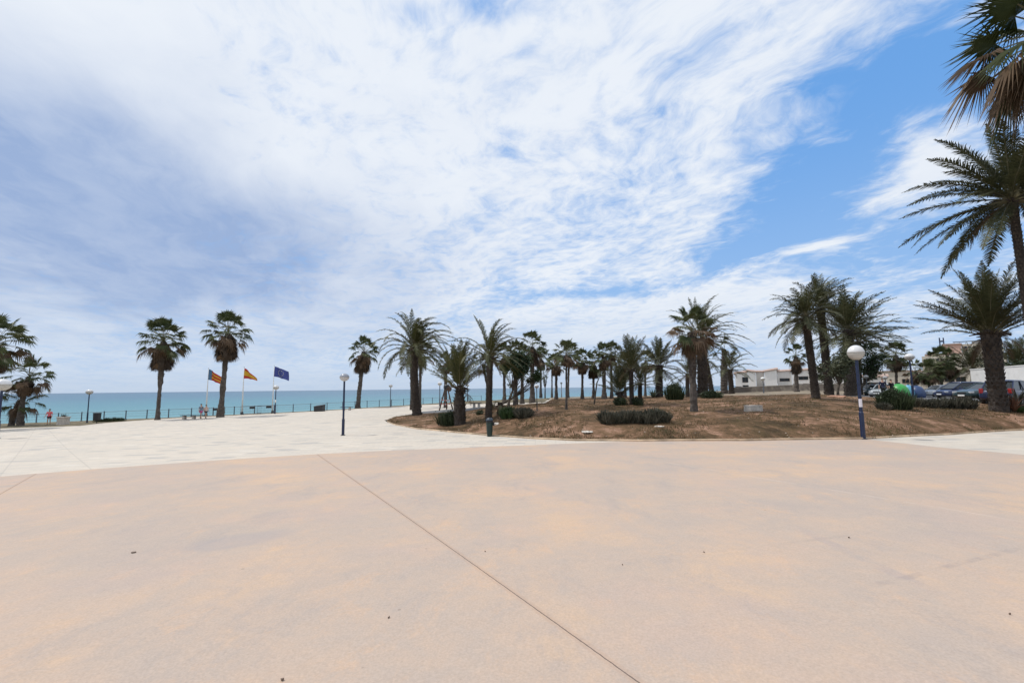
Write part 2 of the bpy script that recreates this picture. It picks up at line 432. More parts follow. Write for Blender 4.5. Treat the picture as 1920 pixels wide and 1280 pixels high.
def b_concrete(t, p, co):
    w1 = t.vmath('SUBTRACT', t.noise(co, .5, 4, .6, colour=True), (.5, .5, .5))
    cw = t.vmath('ADD', co, t.vmath('SCALE', w1, sc=.7))
    n1 = t.noise(cw, .22, 8, .72); n2 = t.noise(cw, .75, 9, .78); n3 = t.noise(co, 55, 4, .7); n4 = t.noise(co, 7, 6, .7)
    c = t.ramp(t.math('ADD', t.math('MULTIPLY', n1, .6), t.math('MULTIPLY', n2, .4)),
               [(.37, (.412, .342, .298)), (.46, (.452, .362, .298)), (.52, (.488, .373, .292)), (.57, (.535, .389, .280)), (.64, (.585, .403, .266))])
    # grey worn smears, dragged in one direction
    g1 = t.noise(t.mapping(cw, loc=(3, 9, 0), rot=(0, 0, R(25)), sc=(1, .45, 1)), .8, 9, .78)
    c = t.mix(t.math('MULTIPLY', t.maprange(g1, .50, .68), .52), c, (.345, .305, .285))
    o1 = t.noise(t.mapping(cw, loc=(13, 2, 0), rot=(0, 0, R(-15)), sc=(1, .6, 1)), 1.6, 9, .8)
    c = t.mix(t.math('MULTIPLY', t.maprange(o1, .52, .68), .50), c, (.58, .39, .26))
    pk = t.noise(t.mapping(cw, loc=(1, 22, 0)), .45, 5, .6)
    c = t.mix(t.math('MULTIPLY', t.maprange(pk, .5, .7), .2), c, (.50, .36, .31))
    sp = t.math('SUBTRACT', n3, .5)
    c = t.mix(t.math('MULTIPLY', t.maprange(n4, .35, .7), .10), c, (.30, .26, .23))
    sc_ = t.math('ADD', 1.0, t.math('MULTIPLY', sp, .55))
    c = t.vmath('SCALE', c, sc=sc_)
    # tiny stones and specks
    vo = t.new('ShaderNodeTexVoronoi'); t.put(vo.inputs['Vector'], co); vo.inputs['Scale'].default_value = 2.1
    vr = t.xyz(vo.outputs['Color'])[0]
    dot = t.math('MULTIPLY', t.maprange(vo.outputs['Distance'], .022, .04, 1, 0), t.math('GREATER_THAN', vr, .80))
    c = t.mix(t.math('MULTIPLY', dot, .35), c, (.10, .075, .065))
    vo2 = t.new('ShaderNodeTexVoronoi'); t.put(vo2.inputs['Vector'], co); vo2.inputs['Scale'].default_value = 28
    vr2 = t.xyz(vo2.outputs['Color'])[1]
    pit = t.math('MULTIPLY', t.maprange(vo2.outputs['Distance'], .10, .22, 1, 0), t.math('GREATER_THAN', vr2, .72))
    c = t.mix(t.math('MULTIPLY', pit, .22), c, (.22, .18, .16))
    # dark patch and skid marks
    a_ = hit(455, 1010, Pz)
    dv = t.vmath('MULTIPLY', t.mapping(t.vmath('SUBTRACT', t.vmath('ADD', co, t.vmath('SCALE', w1, sc=.5)), (a_.x, a_.y, 0)), rot=(0, 0, R(-30))), (1 / .75, 1 / .42, 0))
    c = t.mix(t.maprange(t.vmath('LENGTH', dv), .55, 1.05, .42, 0), c, (.33, .30, .30))
    wv = t.vmath('ADD', co, t.vmath('SCALE', w1, sc=.12))
    for (q0, q1, hw, amt, cc) in [((1620, 1100), (1905, 1030), .05, .35, (.27, .23, .22)), ((1330, 1035), (1620, 1000), .05, .22, (.27, .24, .23)),
                                  ((1500, 990), (1750, 1110), .10, .25, (.30, .27, .29)), ((1240, 865), (1900, 974), .035, .40, (.60, .51, .43)), ((1240, 862), (1900, 970), .02, .25, (.33, .26, .22))]:
        v, mk = line_px(t, co, q0, q1, hw, wv)
        A_, B_ = hit(*q0, Pz), hit(*q1, Pz); dd = Vector((B_.x - A_.x, B_.y - A_.y)); L_ = dd.length; dd.normalize()
        s_ = t.math('SUBTRACT', t.vmath('DOT_PRODUCT', co, (dd.x, dd.y, 0)), dd.dot(Vector((A_.x, A_.y))))
        lim = t.math('MULTIPLY', t.maprange(s_, -.4, .5), t.maprange(s_, L_ - .5, L_ + .6, 1, 0))
        brk = t.maprange(t.noise(co, 2.5, 4, .7), .38, .6)
        c = t.mix(t.math('MULTIPLY', t.math('MULTIPLY', mk, lim), t.math('MULTIPLY', brk, amt)), c, cc)
    hgt = t.math('ADD', t.math('MULTIPLY', n3, .25), t.math('MULTIPLY', n4, .6))
    # saw-cut joints
    wv2 = t.vmath('ADD', co, t.vmath('SCALE', t.vmath('SUBTRACT', t.noise(co, 14, 3, .6, colour=True), (.5, .5, .5)), sc=.012))
    for (q0, q1) in [((597, 853), (1200, 1280)), ((0, 926), (62, 891))]:
        v, mk = line_px(t, co, q0, q1, .0062, wv2)
        v2, mk2 = line_px(t, co, q0, q1, .05, wv2)
        c = t.mix(t.math('MULTIPLY', mk2, .22), c, (.40, .25, .17))
        c = t.mix(t.math('MULTIPLY', mk, .8), c, (.085, .065, .055))
        hgt = t.math('SUBTRACT', hgt, t.math('MULTIPLY', mk, .6))
    t.put(p.inputs['Base Color'], c); p.inputs['Roughness'].default_value = .82; p.inputs['Specular IOR Level'].default_value = .25
    b = t.new('ShaderNodeBump'); b.inputs['Strength'].default_value = .55; b.inputs['Distance'].default_value = .008
    t.put(b.inputs['Height'], hgt); t.l.new(b.outputs[0], p.inputs['Normal'])

def b_paving(t, p, co):
    cr = t.mapping(co, rot=(0, 0, R(4)))
    br = t.new('ShaderNodeTexBrick'); t.put(br.inputs['Vector'], cr)
    br.inputs['Scale'].default_value = 1.0; br.inputs['Brick Width'].default_value = .8; br.inputs['Row Height'].default_value = .4
    br.inputs['Mortar Size'].default_value = .010; br.inputs['Mortar Smooth'].default_value = .2; br.inputs['Bias'].default_value = 0
    br.inputs['Color1'].default_value = (0, 0, 0, 1); br.inputs['Color2'].default_value = (1, 1, 1, 1); br.inputs['Mortar'].default_value = (.5, .5, .5, 1)
    v = t.xyz(br.outputs['Color'])[0]
    n1 = t.noise(co, .25, 5, .6); n2 = t.noise(co, 3, 6, .65); n3 = t.noise(co, 50, 3, .7)
    c = t.ramp(v, [(0, (.43, .40, .365)), (.07, (.47, .43, .38)), (.11, (.545, .49, .42)), (.55, (.58, .515, .435)), (.85, (.60, .525, .435)), (1, (.615, .56, .485))])
    c = t.mix(t.math('MULTIPLY', t.maprange(n1, .35, .65), .25), c, (.46, .43, .38))
    c = t.mix(t.math('MULTIPLY', t.maprange(n2, .45, .75), .25), c, (.38, .35, .31))
    c = t.vmath('SCALE', c, sc=t.math('ADD', 1.0, t.math('MULTIPLY', t.math('SUBTRACT', n3, .5), .3)))
    c = t.mix(t.math('MULTIPLY', br.outputs['Fac'], .6), c, (.33, .30, .26))
    for (q0, q1) in [((3, 888), (62, 810)), ((690, 808), (1000, 832)), ((130, 845), (100, 815)), ((400, 808), (560, 850))]:
        v2, mk = line_px(t, co, q0, q1, .03)
        c = t.mix(t.math('MULTIPLY', mk, .25), c, (.30, .27, .25))
    t.put(p.inputs['Base Color'], c); p.inputs['Specular IOR Level'].default_value = .25
    b = t.new('ShaderNodeBump'); b.inputs['Strength'].default_value = .5; b.inputs['Distance'].default_value = .006
    t.put(b.inputs['Height'], t.math('SUBTRACT', t.math('MULTIPLY', n2, .5), br.outputs['Fac'])); t.l.new(b.outputs[0], p.inputs['Normal'])

def b_garden(t, p, co):
    w1 = t.vmath('SUBTRACT', t.noise(co, .7, 4, .6, colour=True), (.5, .5, .5))
    cw = t.vmath('ADD', co, t.vmath('SCALE', w1, sc=1.2))
    n1 = t.noise(cw, .28, 6, .65); n2 = t.noise(cw, 1.4, 7, .7); n3 = t.noise(co, 12, 6, .75); n4 = t.noise(co, 45, 3, .7)
    f = t.math('ADD', t.math('MULTIPLY', n1, .5), t.math('MULTIPLY', n2, .5))
    c = t.ramp(f, [(.41, (.058, .040, .022)), (.46, (.108, .069, .038)), (.505, (.168, .101, .056)), (.55, (.26, .152, .095)), (.60, (.42, .255, .175))])
    gr = t.noise(t.mapping(cw, loc=(9, 3, 0)), .6, 6, .7)
    c = t.mix(t.math('MULTIPLY', t.maprange(gr, .50, .62), .35), c, (.115, .082, .038))
    c = t.mix(t.math('MULTIPLY', t.maprange(n3, .42, .70), .55), c, (.055, .040, .026))
    c = t.mix(t.math('MULTIPLY', t.maprange(n4, .56, .72), .35), c, (.42, .30, .20))
    t.put(p.inputs['Base Color'], c); p.inputs['Roughness'].default_value = .95; p.inputs['Specular IOR Level'].default_value = .1
    b = t.new('ShaderNodeBump'); b.inputs['Strength'].default_value = .9; b.inputs['Distance'].default_value = .06
    t.put(b.inputs['Height'], t.math('ADD', n3, t.math('MULTIPLY', n2, .8))); t.l.new(b.outputs[0], p.inputs['Normal'])

def b_sea(t, p, co):
    r_ = t.vmath('LENGTH', co)
    lg = t.math('LOGARITHM', r_, 10.0)
    nn = t.noise(t.mapping(co, sc=(1, 1, 1)), .012, 5, .6)
    lg = t.math('ADD', lg, t.math('MULTIPLY', t.math('SUBTRACT', nn, .5), .30))
    c = t.ramp(t.math('DIVIDE', t.math('SUBTRACT', lg, 1.9), 2.2), [(0, (.17, .35, .36)), (.14, (.13, .31, .34)), (.30, (.09, .235, .29)), (.48, (.08, .175, .25)), (1, (.085, .15, .22))])
    t.put(p.inputs['Base Color'], c); p.inputs['Roughness'].default_value = .35; p.inputs['Specular IOR Level'].default_value = .35; p.inputs['IOR'].default_value = 1.33
    h = t.math('ADD', t.noise(t.mapping(co, sc=(1, 1.6, 1)), .35, 6, .7), t.math('MULTIPLY', t.noise(co, .05, 4, .6), 2.0))
    b = t.new('ShaderNodeBump'); b.inputs['Strength'].default_value = 1.0; b.inputs['Distance'].default_value = .7
    t.put(b.inputs['Height'], h); t.l.new(b.outputs[0], p.inputs['Normal'])

M_concrete = mat('stained_concrete', b_concrete)
M_paving = mat('cream_paving', b_paving)
M_garden = mat('dry_lawn_earth', b_garden)
M_sea = mat('sea_water', b_sea)
M_asph = mat('grey_asphalt', color=(.14, .14, .145), var=.2, vscale=3, rough=.9)
M_bed = mat('dry_bed_soil', color=(.13, .105, .055), var=.5, vscale=1.5, rough=.95, bump=.8)
M_land = mat('coastal_earth', color=(.24, .19, .13), var=.4, vscale=.3, rough=.95)

zero = lambda th: .0
layer('concrete_plaza', lambda th: .02, rA, 26, Pz, M_concrete, power=1.2)
layer('paved_promenade', rA, rB, 22, Pz, M_paving)
layer('garden_ground', rB, rCf, 60, Zland, M_garden, t0=th_px(722), t1=R(100), power=1.3)
layer('asphalt_path', rCf, rC2f, 4, Zland, M_asph, t0=th_px(722), t1=th_px(1060))
layer('paved_promenade', rC2f, rDf, 24, Zland, M_paving, t0=-math.pi, t1=th_px(1060))
layer('car_park', rC2f, rDf, 16, Zland, M_asph, t0=th_px(1560), t1=math.pi)
layer('garden_ground', rC2f, rDf, 6, Zland, M_garden, t0=th_px(1060), t1=th_px(1560))
layer('planted_strip', rDf, rE, 6, Zland, M_bed, t1=th_px(1030))
def zfar(X, Y):
    th = math.atan2(X, Y); r = math.hypot(X, Y); e = rE(th)
    z0 = Zs(X * min(1, e / r), Y * min(1, e / r))
    return z0 if r <= e + .6 else z0 + (-12 - z0) * ss(e + .6, e + 9, r)
layer('ground', lambda th: rDf(th) if th > th_px(1030) else rE(th), lambda th: rE(th) + .6 if True else 0, 8, zfar, M_land)
layer('ground', lambda th: rE(th) + .6, lambda th: rE(th) + 60000, 60, zfar, M_land, power=5)
# sea: one huge sheet
mb = MB(); S_ = 90000
mb.add([(-S_, -S_, SEA), (S_, -S_, SEA), (S_, S_, SEA), (-S_, S_, SEA)], [(0, 1, 2, 3)])
tag(mb.build('sea', M_sea), kind='structure')

# low kerb along the garden front
mb = MB(); prev = None
for th in ths[(ths > th_px(724)) & (ths < R(75))]:
    e = rB(th); q = []
    for (dr, h) in ((-.10, -.05), (-.10, .055), (-.085, .07), (.03, .07), (.045, -.05)):
        X, Y = (e + dr) * math.sin(th), (e + dr) * math.cos(th); q.append(len(mb.v)); mb.v.append((X, Y, Pz(X, Y) + h))
    if prev:
        for k in range(4): mb.f.append((prev[k], q[k], q[k + 1], prev[k + 1])); mb.m.append(0)
    prev = q
tag(mb.build('kerb', mat('kerb_concrete', color=(.50, .37, .25), var=.35, vscale=1.5, bump=.5)), kind='structure')

# ------------------------------------------------------------------ placing
def at(px, py): return hit(px, py, Zland)
def depth(B): return (B - CAM).dot(_f)
def over(B, px, py):
    """point seen at (px,py) in the upright plane through B facing the camera axis"""
    d = ray(px, py); t = B.y / d.y
    return CAM + d * t
def mpp(B): return depth(B) / F      # metres per photo pixel

# ------------------------------------------------------------------ palms
def frond(mb, rnd, org, d, L, droop, wind, nl, ll, wd, lift=.25, mleaf=0, mst=1, nseg=9, fwd=.75, rach=.012):
    """a feather leaf: arching rachis with two ranks of leaflets"""
    pts = [Vector(org)]; dd = Vector(d).normalized(); step = L / nseg
    for i in range(nseg):
        k = (i + 1) / nseg
        dd = (dd + Vector((0, 0, -1)) * droop * (.25 + k) / nseg * 1.6 + Vector(wind) * k / nseg * 1.5).normalized()
        pts.append(pts[-1] + dd * step)
    mb.tube(pts, [L * rach * (1 - .85 * i / nseg) for i in range(nseg + 1)], 3, mst, cap=False)
    for j in range(nl):
        s = .14 + .86 * (j + rnd.random() * .5) / nl
        q = s * nseg; i = min(nseg - 1, int(q)); fr = q - i
        p = pts[i].lerp(pts[i + 1], fr); t = (pts[i + 1] - pts[i]).normalized()
        side = t.cross(Vector((0, 0, 1)))
        if side.length < .1: side = t.cross(Vector((d[0], d[1], 0)) if abs(d[0]) + abs(d[1]) > .05 else Vector((1, 0, 0)))
        side.normalize(); upv = side.cross(t).normalized()
        pr = ll * L * (math.sin(math.pi * min(1, .10 + s * .95)) ** .55 * .85 + .15) * rnd.uniform(.8, 1.1)
        for sg in (-1, 1):
            dir_ = (side * sg * rnd.uniform(.75, 1.0) + t * fwd * rnd.uniform(.8, 1.5) + upv * lift * rnd.uniform(-.3, 1.6)).normalized()
            wv = t * wd * L
            m1 = p + dir_ * pr * .55 + Vector((0, 0, -.03 * pr)); tip = p + dir_ * pr + Vector((0, 0, -.22 * pr)) + Vector(wind) * pr * .25
            b = len(mb.v)
            mb.v.extend([tuple(p - wv * .5), tuple(p + wv * .5), tuple(m1 + wv * .55), tuple(m1 - wv * .55), tuple(tip)])
            mb.f.append((b, b + 1, b + 2, b + 3)); mb.f.append((b + 3, b + 2, b + 4)); mb.m.extend([mleaf, mleaf])

def fan(mb, rnd, org, d, pet, bl, droop, wind=(0, 0, 0), nseg=22, mleaf=0, mst=1, open_=115, split=.55, dead=False):
    """a fan leaf: stalk and a pleated blade split into drooping fingers"""
    org = Vector(org); dd = Vector(d).normalized(); pts = [org]
    for i in range(4):
        dd = (dd + Vector((0, 0, -1)) * droop * .12 * (i + 1) / 2 + Vector(wind) * .08).normalized(); pts.append(pts[-1] + dd * pet / 4)
    if pet > .02: mb.tube(pts, [bl * .022, bl * .02, bl * .017, bl * .015, bl * .012], 3, mst, cap=False)
    hub = pts[-1]; t = dd
    side = t.cross(Vector((0, 0, 1)))
    if side.length < .15: side = t.cross(Vector((math.cos(rnd.random() * 6), math.sin(rnd.random() * 6), 0)))
    side.normalize(); upv = side.cross(t).normalized()
    rollt = rnd.uniform(-.5, .5); side, upv = (side * math.cos(rollt) + upv * math.sin(rollt)), (upv * math.cos(rollt) - side * math.sin(rollt))
    cup = rnd.uniform(.0, .25)
    b = len(mb.v); mb.v.append(tuple(hub)); half = R(open_) / nseg
    for k in range(nseg):
        an = R(open_) * (2 * (k + .5) / nseg - 1)
        Lk = bl * (.80 + .20 * math.cos(an)) * rnd.uniform(.86, 1.06)
        def dirn(a_, lift): return (t * math.cos(a_) + side * math.sin(a_) + upv * lift).normalized()
        m0 = hub + dirn(an - half, cup) * Lk * split + Vector((0, 0, -droop * .04 * bl))
        m1 = hub + dirn(an + half, cup) * Lk * split + Vector((0, 0, -droop * .04 * bl))
        ce = hub + dirn(an, cup + .07) * Lk * split * 1.02 + Vector((0, 0, -droop * .03 * bl))
        dr = droop * bl * rnd.uniform(.12, .5)
        tip = hub + dirn(an, cup * .6) * Lk * (1 - .18 * min(1, droop)) + Vector((0, 0, -dr)) + Vector(wind) * bl * .15
        i0 = len(mb.v); mb.v.extend([tuple(m0), tuple(ce), tuple(m1), tuple(tip)])
        mb.f.extend([(b, i0, i0 + 1), (b, i0 + 1, i0 + 2), (i0, i0 + 3, i0 + 1), (i0 + 1, i0 + 3, i0 + 2)]); mb.m.extend([mleaf] * 4)

def trunk_pts(H, lean, n, bow=0.0, rnd=None, wob=0):
    """lean = (dx,dy) offset at the top; bow bends the middle sideways"""
    P = []
    for i in range(n + 1):
        s = i / n
        x_ = lean[0] * s ** 1.15 + bow * math.sin(math.pi * s)
        if rnd: x_ += rnd.uniform(-wob, wob)
        P.append((x_, lean[1] * s, H * s))
    return P

def boots(mb, rnd, P, rad, z0, z1, rows, cols, size, m=1, up=True, out=.4):
    H = P[-1][2]
    for j in range(rows):
        s = z0 + (z1 - z0) * j / rows; q = s * (len(P) - 1); i = min(len(P) - 2, int(q)); fr = q - i
        c = Vector(P[i]).lerp(Vector(P[i + 1]), fr); rr = rad[i] + (rad[i + 1] - rad[i]) * fr
        for k in range(cols):
            a_ = 2 * math.pi * (k + .5 * (j % 2) + rnd.uniform(-.12, .12)) / cols
            o = Vector((math.cos(a_), math.sin(a_), 0)); sd_ = Vector((-o.y, o.x, 0)); sz = size * rnd.uniform(.7, 1.25)
            b0 = c + o * rr * .92; tip = b0 + o * sz * out * rnd.uniform(.6, 1.4) + Vector((0, 0, sz * (.8 if up else -.8)))
            wd = sz * .42
            v = [b0 - sd_ * wd - Vector((0, 0, sz * .3)), b0 + sd_ * wd - Vector((0, 0, sz * .3)), tip + sd_ * wd * .55, tip - sd_ * wd * .55, b0 + Vector((0, 0, sz * .25)) ]
            mb.add([tuple(q_) for q_ in v], [(0, 1, 2, 3), (1, 4, 2), (0, 3, 4), (3, 2, 4)], m)

def date_palm(label, base, top, wpx, lpx, seed, n=46, wind=(0, 0, 0), droop=.55, elmin=-25, elmax=82, nl=46, ll=.20, flare=1.15, grey=True, dead=5, bow=0, dy=0, bare=.0, azlist=None, group='feather palms of the seafront garden', stub=10, name='date_palm', fat=None, wd=.017):
    rnd = random.Random(seed); B = at(*base) if not isinstance(base, Vector) else base; T = over(B, *top); k = mpp(B)
    obl = math.hypot(1, B.x / B.y)
    Wd = wpx * k / obl; L = lpx * k; H = max(.2, T.z - B.z)
    e = empty(name, B, label, 'palm tree', group)
    lean = (T.x - B.x, dy)
    nn = max(6, min(40, int(H / .22)))
    P = trunk_pts(H, lean, nn, bow * k)
    P[0] = (P[0][0], P[0][1], -.25)
    rad = []
    for i in range(nn + 1):
        s = i / nn; r_ = Wd / 2 * (flare + (1 - flare) * min(1, s * 5)) * (1 - .08 * s)
        if fat: r_ = Wd / 2 * np.interp(s, [a for a, b in fat], [b for a, b in fat])
        if s > .9: r_ *= 1.12
        rad.append(r_ * .93)
    mb = MB(); mb.tube(P, rad, 14, 0, jit=.07, rnd=rnd)
    rows = max(6, int(H / (Wd * .30))); rows = min(rows, 60)
    boots(mb, rnd, P, rad, .02, 1.0, rows, 11, Wd * .27, 1)
    mb.build('trunk', [M_trunk, M_boot], e)
    c = Vector(P[-1]); mb = MB()
    for i in range(n):
        s = (i + .5) / n
        ang = i * 2.39996 + rnd.uniform(-.25, .25)
        elv = R(elmax + (elmin - elmax) * s ** 1.05 + rnd.uniform(-8, 8))
        d = Vector((math.cos(ang) * math.cos(elv), math.sin(ang) * math.cos(elv), math.sin(elv)))
        d = (d + Vector(wind) * .35).normalized()
        Lf = L * rnd.uniform(.82, 1.08) * (1 if s > .15 else .85)
        o = c + Vector((d.x, d.y, 0)) * Wd * .25 + Vector((0, 0, Wd * (.5 - s)))
        frond(mb, rnd, o, d, Lf, droop * rnd.uniform(.7, 1.35), wind, nl, ll, wd, mleaf=0, mst=1)
    # stubs and the odd brown leaf under the crown
    for i in range(stub):
        a_ = rnd.uniform(0, 6.28); d = Vector((math.cos(a_), math.sin(a_), rnd.uniform(-.1, .9))).normalized()
        o = c + Vector((d.x * Wd * .4, d.y * Wd * .4, -Wd * rnd.uniform(.1, .6)))
        mb.tube([o, o + d * L * .07, o + d * L * .15 + Vector((0, 0, -.02 * L))], [L * .022, L * .013, L * .006], 4, 3)
    for i in range(dead):
        a_ = rnd.uniform(0, 6.28); d = Vector((math.cos(a_), math.sin(a_), rnd.uniform(-.3, .25))).normalized()
        frond(mb, rnd, c + Vector((0, 0, -Wd * .5)), d, L * rnd.uniform(.35, .65), 1.6, wind, max(10, nl // 2), ll * 1.1, wd * 1.3, mleaf=2, mst=2)
    mb.build('crown', [M_palm_grey if grey else M_palm, M_petiole, M_dead, M_boot], e)
    return e

def fan_palm(label, base, top, wpx, cpx, seed, n=34, skirt=(0, 0), wind=(.1, 0, 0), deadn=10, bow=0, dy=0, prof=None, boot=(0.55, 1.0), group='fan palms of the seafront garden', blade=.44, elmin=-12, nseg=22, name='fan_palm', elmax=84, deaddir=None, split=.52, gf=.80):
    """top = pixel of the crown heart; cpx = crown radius px; skirt = (length px, half width px)"""
    rnd = random.Random(seed); B = at(*base) if not isinstance(base, Vector) else base; T = over(B, *top); k = mpp(B)
    obl = math.hypot(1, B.x / B.y)
    Wd = wpx * k / obl; Cr = cpx * k; H = max(.3, T.z - B.z)
    e = empty(name, B, label, 'palm tree', group)
    nn = max(8, min(36, int(H / .18))); P = trunk_pts(H, (T.x - B.x, dy), nn, bow * k, rnd, Wd * .05); P[0] = (P[0][0], P[0][1], -.25)
    prof = prof or [(0, 1.5), (.06, 1.15), (.15, 1.0), (.6, .92), (1, .9)]
    rad = [Wd / 2 * float(np.interp(i / nn, [a for a, b in prof], [b for a, b in prof])) * rnd.uniform(.93, 1.07) for i in range(nn + 1)]
    mb = MB(); mb.tube(P, rad, 12, 0, jit=.05, rnd=rnd)
    if boot: boots(mb, rnd, P, rad, boot[0], boot[1], max(3, int((boot[1] - boot[0]) * H / (Wd * .42))), 8, Wd * .34, 1, out=.55)
    mb.build('trunk', [M_trunkg, M_boot], e)
    c = Vector(P[-1]); mb = MB()
    for i in range(n):
        s = (i + .5) / n; ang = i * 2.39996 + rnd.uniform(-.3, .3)
        elv = R(elmax + (elmin - elmax) * s ** .95 + rnd.uniform(-9, 9))
        d = Vector((math.cos(ang) * math.cos(elv), math.sin(ang) * math.cos(elv), math.sin(elv)))
        q = rnd.uniform(.85, 1.08)
        bl_ = Cr * blade * rnd.uniform(.85, 1.1)
        ml = 0 if s < gf or rnd.random() < .3 else 2
        fan(mb, rnd, c + Vector((0, 0, Wd * (.4 - s))), d, (Cr - bl_ * .85) * q, bl_, .5 + .9 * s, wind, nseg, ml, 1, split=split)
    for i in range(deadn):
        ang = rnd.uniform(0, 6.28); elv = R(rnd.uniform(-60, -18))
        if deaddir is not None: ang = deaddir + rnd.uniform(-.9, .9)
        d = Vector((math.cos(ang) * math.cos(elv), math.sin(ang) * math.cos(elv), math.sin(elv)))
        bl_ = Cr * blade * .95
        fan(mb, rnd, c - Vector((0, 0, Wd * .5)), d, (Cr - bl_) * rnd.uniform(.45, .85), bl_, 1.5, wind, nseg - 4, 2, 2, open_=85, split=.4)
    mb.build('crown', [M_fan, M_petiole, M_dead], e)
    if skirt[0]:
        SL, SW = skirt[0] * k, skirt[1] * k / obl; mb = MB()
        top_ = c - Vector((0, 0, Wd * .2))
        axis = lambda s: Vector(P[max(0, min(nn, int(round((H - SL * s) / H * nn))))]).xy
        core = []; cr = []
        for i in range(9):
            s = i / 8; a2 = axis(s); core.append((a2.x, a2.y, top_.z - SL * s * .97))
            cr.append(SW * .80 * float(np.interp(s, [0, .2, .55, .85, 1], [.35, .7, .95, .85, .35])))
        mb.tube(core, cr, 14, 0, jit=.12, rnd=rnd)
        N = 70
        for i in range(N):
            s = (i / N) ** .8 * .86; a_ = i * 2.39996 + rnd.uniform(-.3, .3); a2 = axis(s)
            rr = SW * float(np.interp(s, [0, .2, .6, .85, 1], [.4, .72, .95, .80, .5]))
            o = Vector((a2.x + math.cos(a_) * rr * .85, a2.y + math.sin(a_) * rr * .85, top_.z - SL * s))
            d = Vector((math.cos(a_) * .22 * (1 - s), math.sin(a_) * .22 * (1 - s), -1))
            fan(mb, rnd, o, d, 0, min(SL * .34, (1.06 - s) * SL), .1, (0, 0, 0), 9, rnd.choice((0, 0, 1)), 0, open_=34, split=.5)
        mb.build('dead_leaf_skirt', [M_deadd, M_dead], e)
    return e

WR = (.35, 0, 0)       # wind from the left
WPROF = [(0, 1.35), (.04, 1.05), (.12, .8), (.42, .72), (.46, 1.1), (.75, 1.05), (1, .95)]
fan_palm('fan palm cut off by the left edge of the photo, half its crown in view', (-14, 806), (-8, 645), 13, 62, 11, n=36, skirt=(55, 20), deadn=12)
fan_palm('leaning fan palm, taller of the two beside the person in pink', (38, 798), (54, 706), 12, 42, 12, n=26, skirt=(36, 14), deadn=8, bow=-3, prof=[(0, 1.5), (.3, 1.25), (.5, .9), (1, .7)])
fan_palm('short fan palm with green crown behind the leaning trunk by the person in pink', (21, 798), (38, 750), 13, 40, 13, n=22, deadn=8, skirt=(0, 0), bow=-2)
fan_palm('tall fan palm with bulky brown skirt, standing left of the three flags', (295, 787), (307, 640), 10.5, 49, 14, n=40, skirt=(54, 22), deadn=8, prof=WPROF, wind=(.02, 0, 0))
fan_palm('tall fan palm with brown skirt and shaggy trunk, right beside the walking couple', (413, 782), (428, 625), 11, 47, 15, n=38, skirt=(52, 21), deadn=6, prof=[(0, 1.6), (.1, 1.25), (.2, .85), (.35, 1.1), (.5, .85), (.8, .9), (1, .95)], wind=(.05, 0, 0))
fan_palm('fan palm standing alone by the railing, left of the garden tip', (671, 765), (682, 659), 8.5, 33, 16, n=34, skirt=(40, 13.5), deadn=8, wind=(.1, 0, 0))
# ---- left garden group
date_palm('slender dark feather palm half hidden behind the big palm on the garden tip', (774, 768), (776, 668), 11, 45, 20, n=26, wind=WR, nl=32)
fan_palm('slim fan palm rising behind the big feather palm on the garden tip', (787, 764), (789, 664), 5.5, 34, 21, n=24, skirt=(22, 9), deadn=8)
date_palm('big feather palm swept to the right by wind on the garden tip', (782, 778), (777, 652), 17, 90, 22, n=54, wind=(.34, 0, .0), droop=1.5, elmin=5, grey=False, nl=38, dead=4, bow=-3, ll=.14)
fan_palm('thin fan palm held by the wooden props', (835, 764), (836, 680), 6, 24, 23, n=18, skirt=(20, 7), deadn=8)
date_palm('short fat feather palm with upright fronds beside the wooden props', (862, 796), (861, 722), 22, 82, 24, n=36, wind=(.04, 0, 0), droop=.32, elmin=40, elmax=86, grey=False, nl=38, dead=2, fat=[(0, 1.0), (.3, 1.1), (.6, 1.0), (.82, .70), (1, .35)], stub=16, ll=.17)
fan_palm('fan palm whose small crown shows left of the litter bin palm', (922, 764), (905, 684), 5, 24, 25, n=16, deadn=6)
date_palm('feather palm with ragged wind-bent fronds right behind the green litter bin', (916, 789), (919, 668), 13, 88, 26, n=46, wind=(.34, 0, .06), droop=1.2, elmin=-5, elmax=88, grey=False, nl=36, dead=8, stub=14, ll=.12)
date_palm('cut-back feather palm stump with hanging orange dead fronds', (936, 777), (938, 754), 10, 40, 27, n=3, wind=(.2, 0, 0), droop=1.8, elmin=-30, elmax=60, dead=26, grey=True)
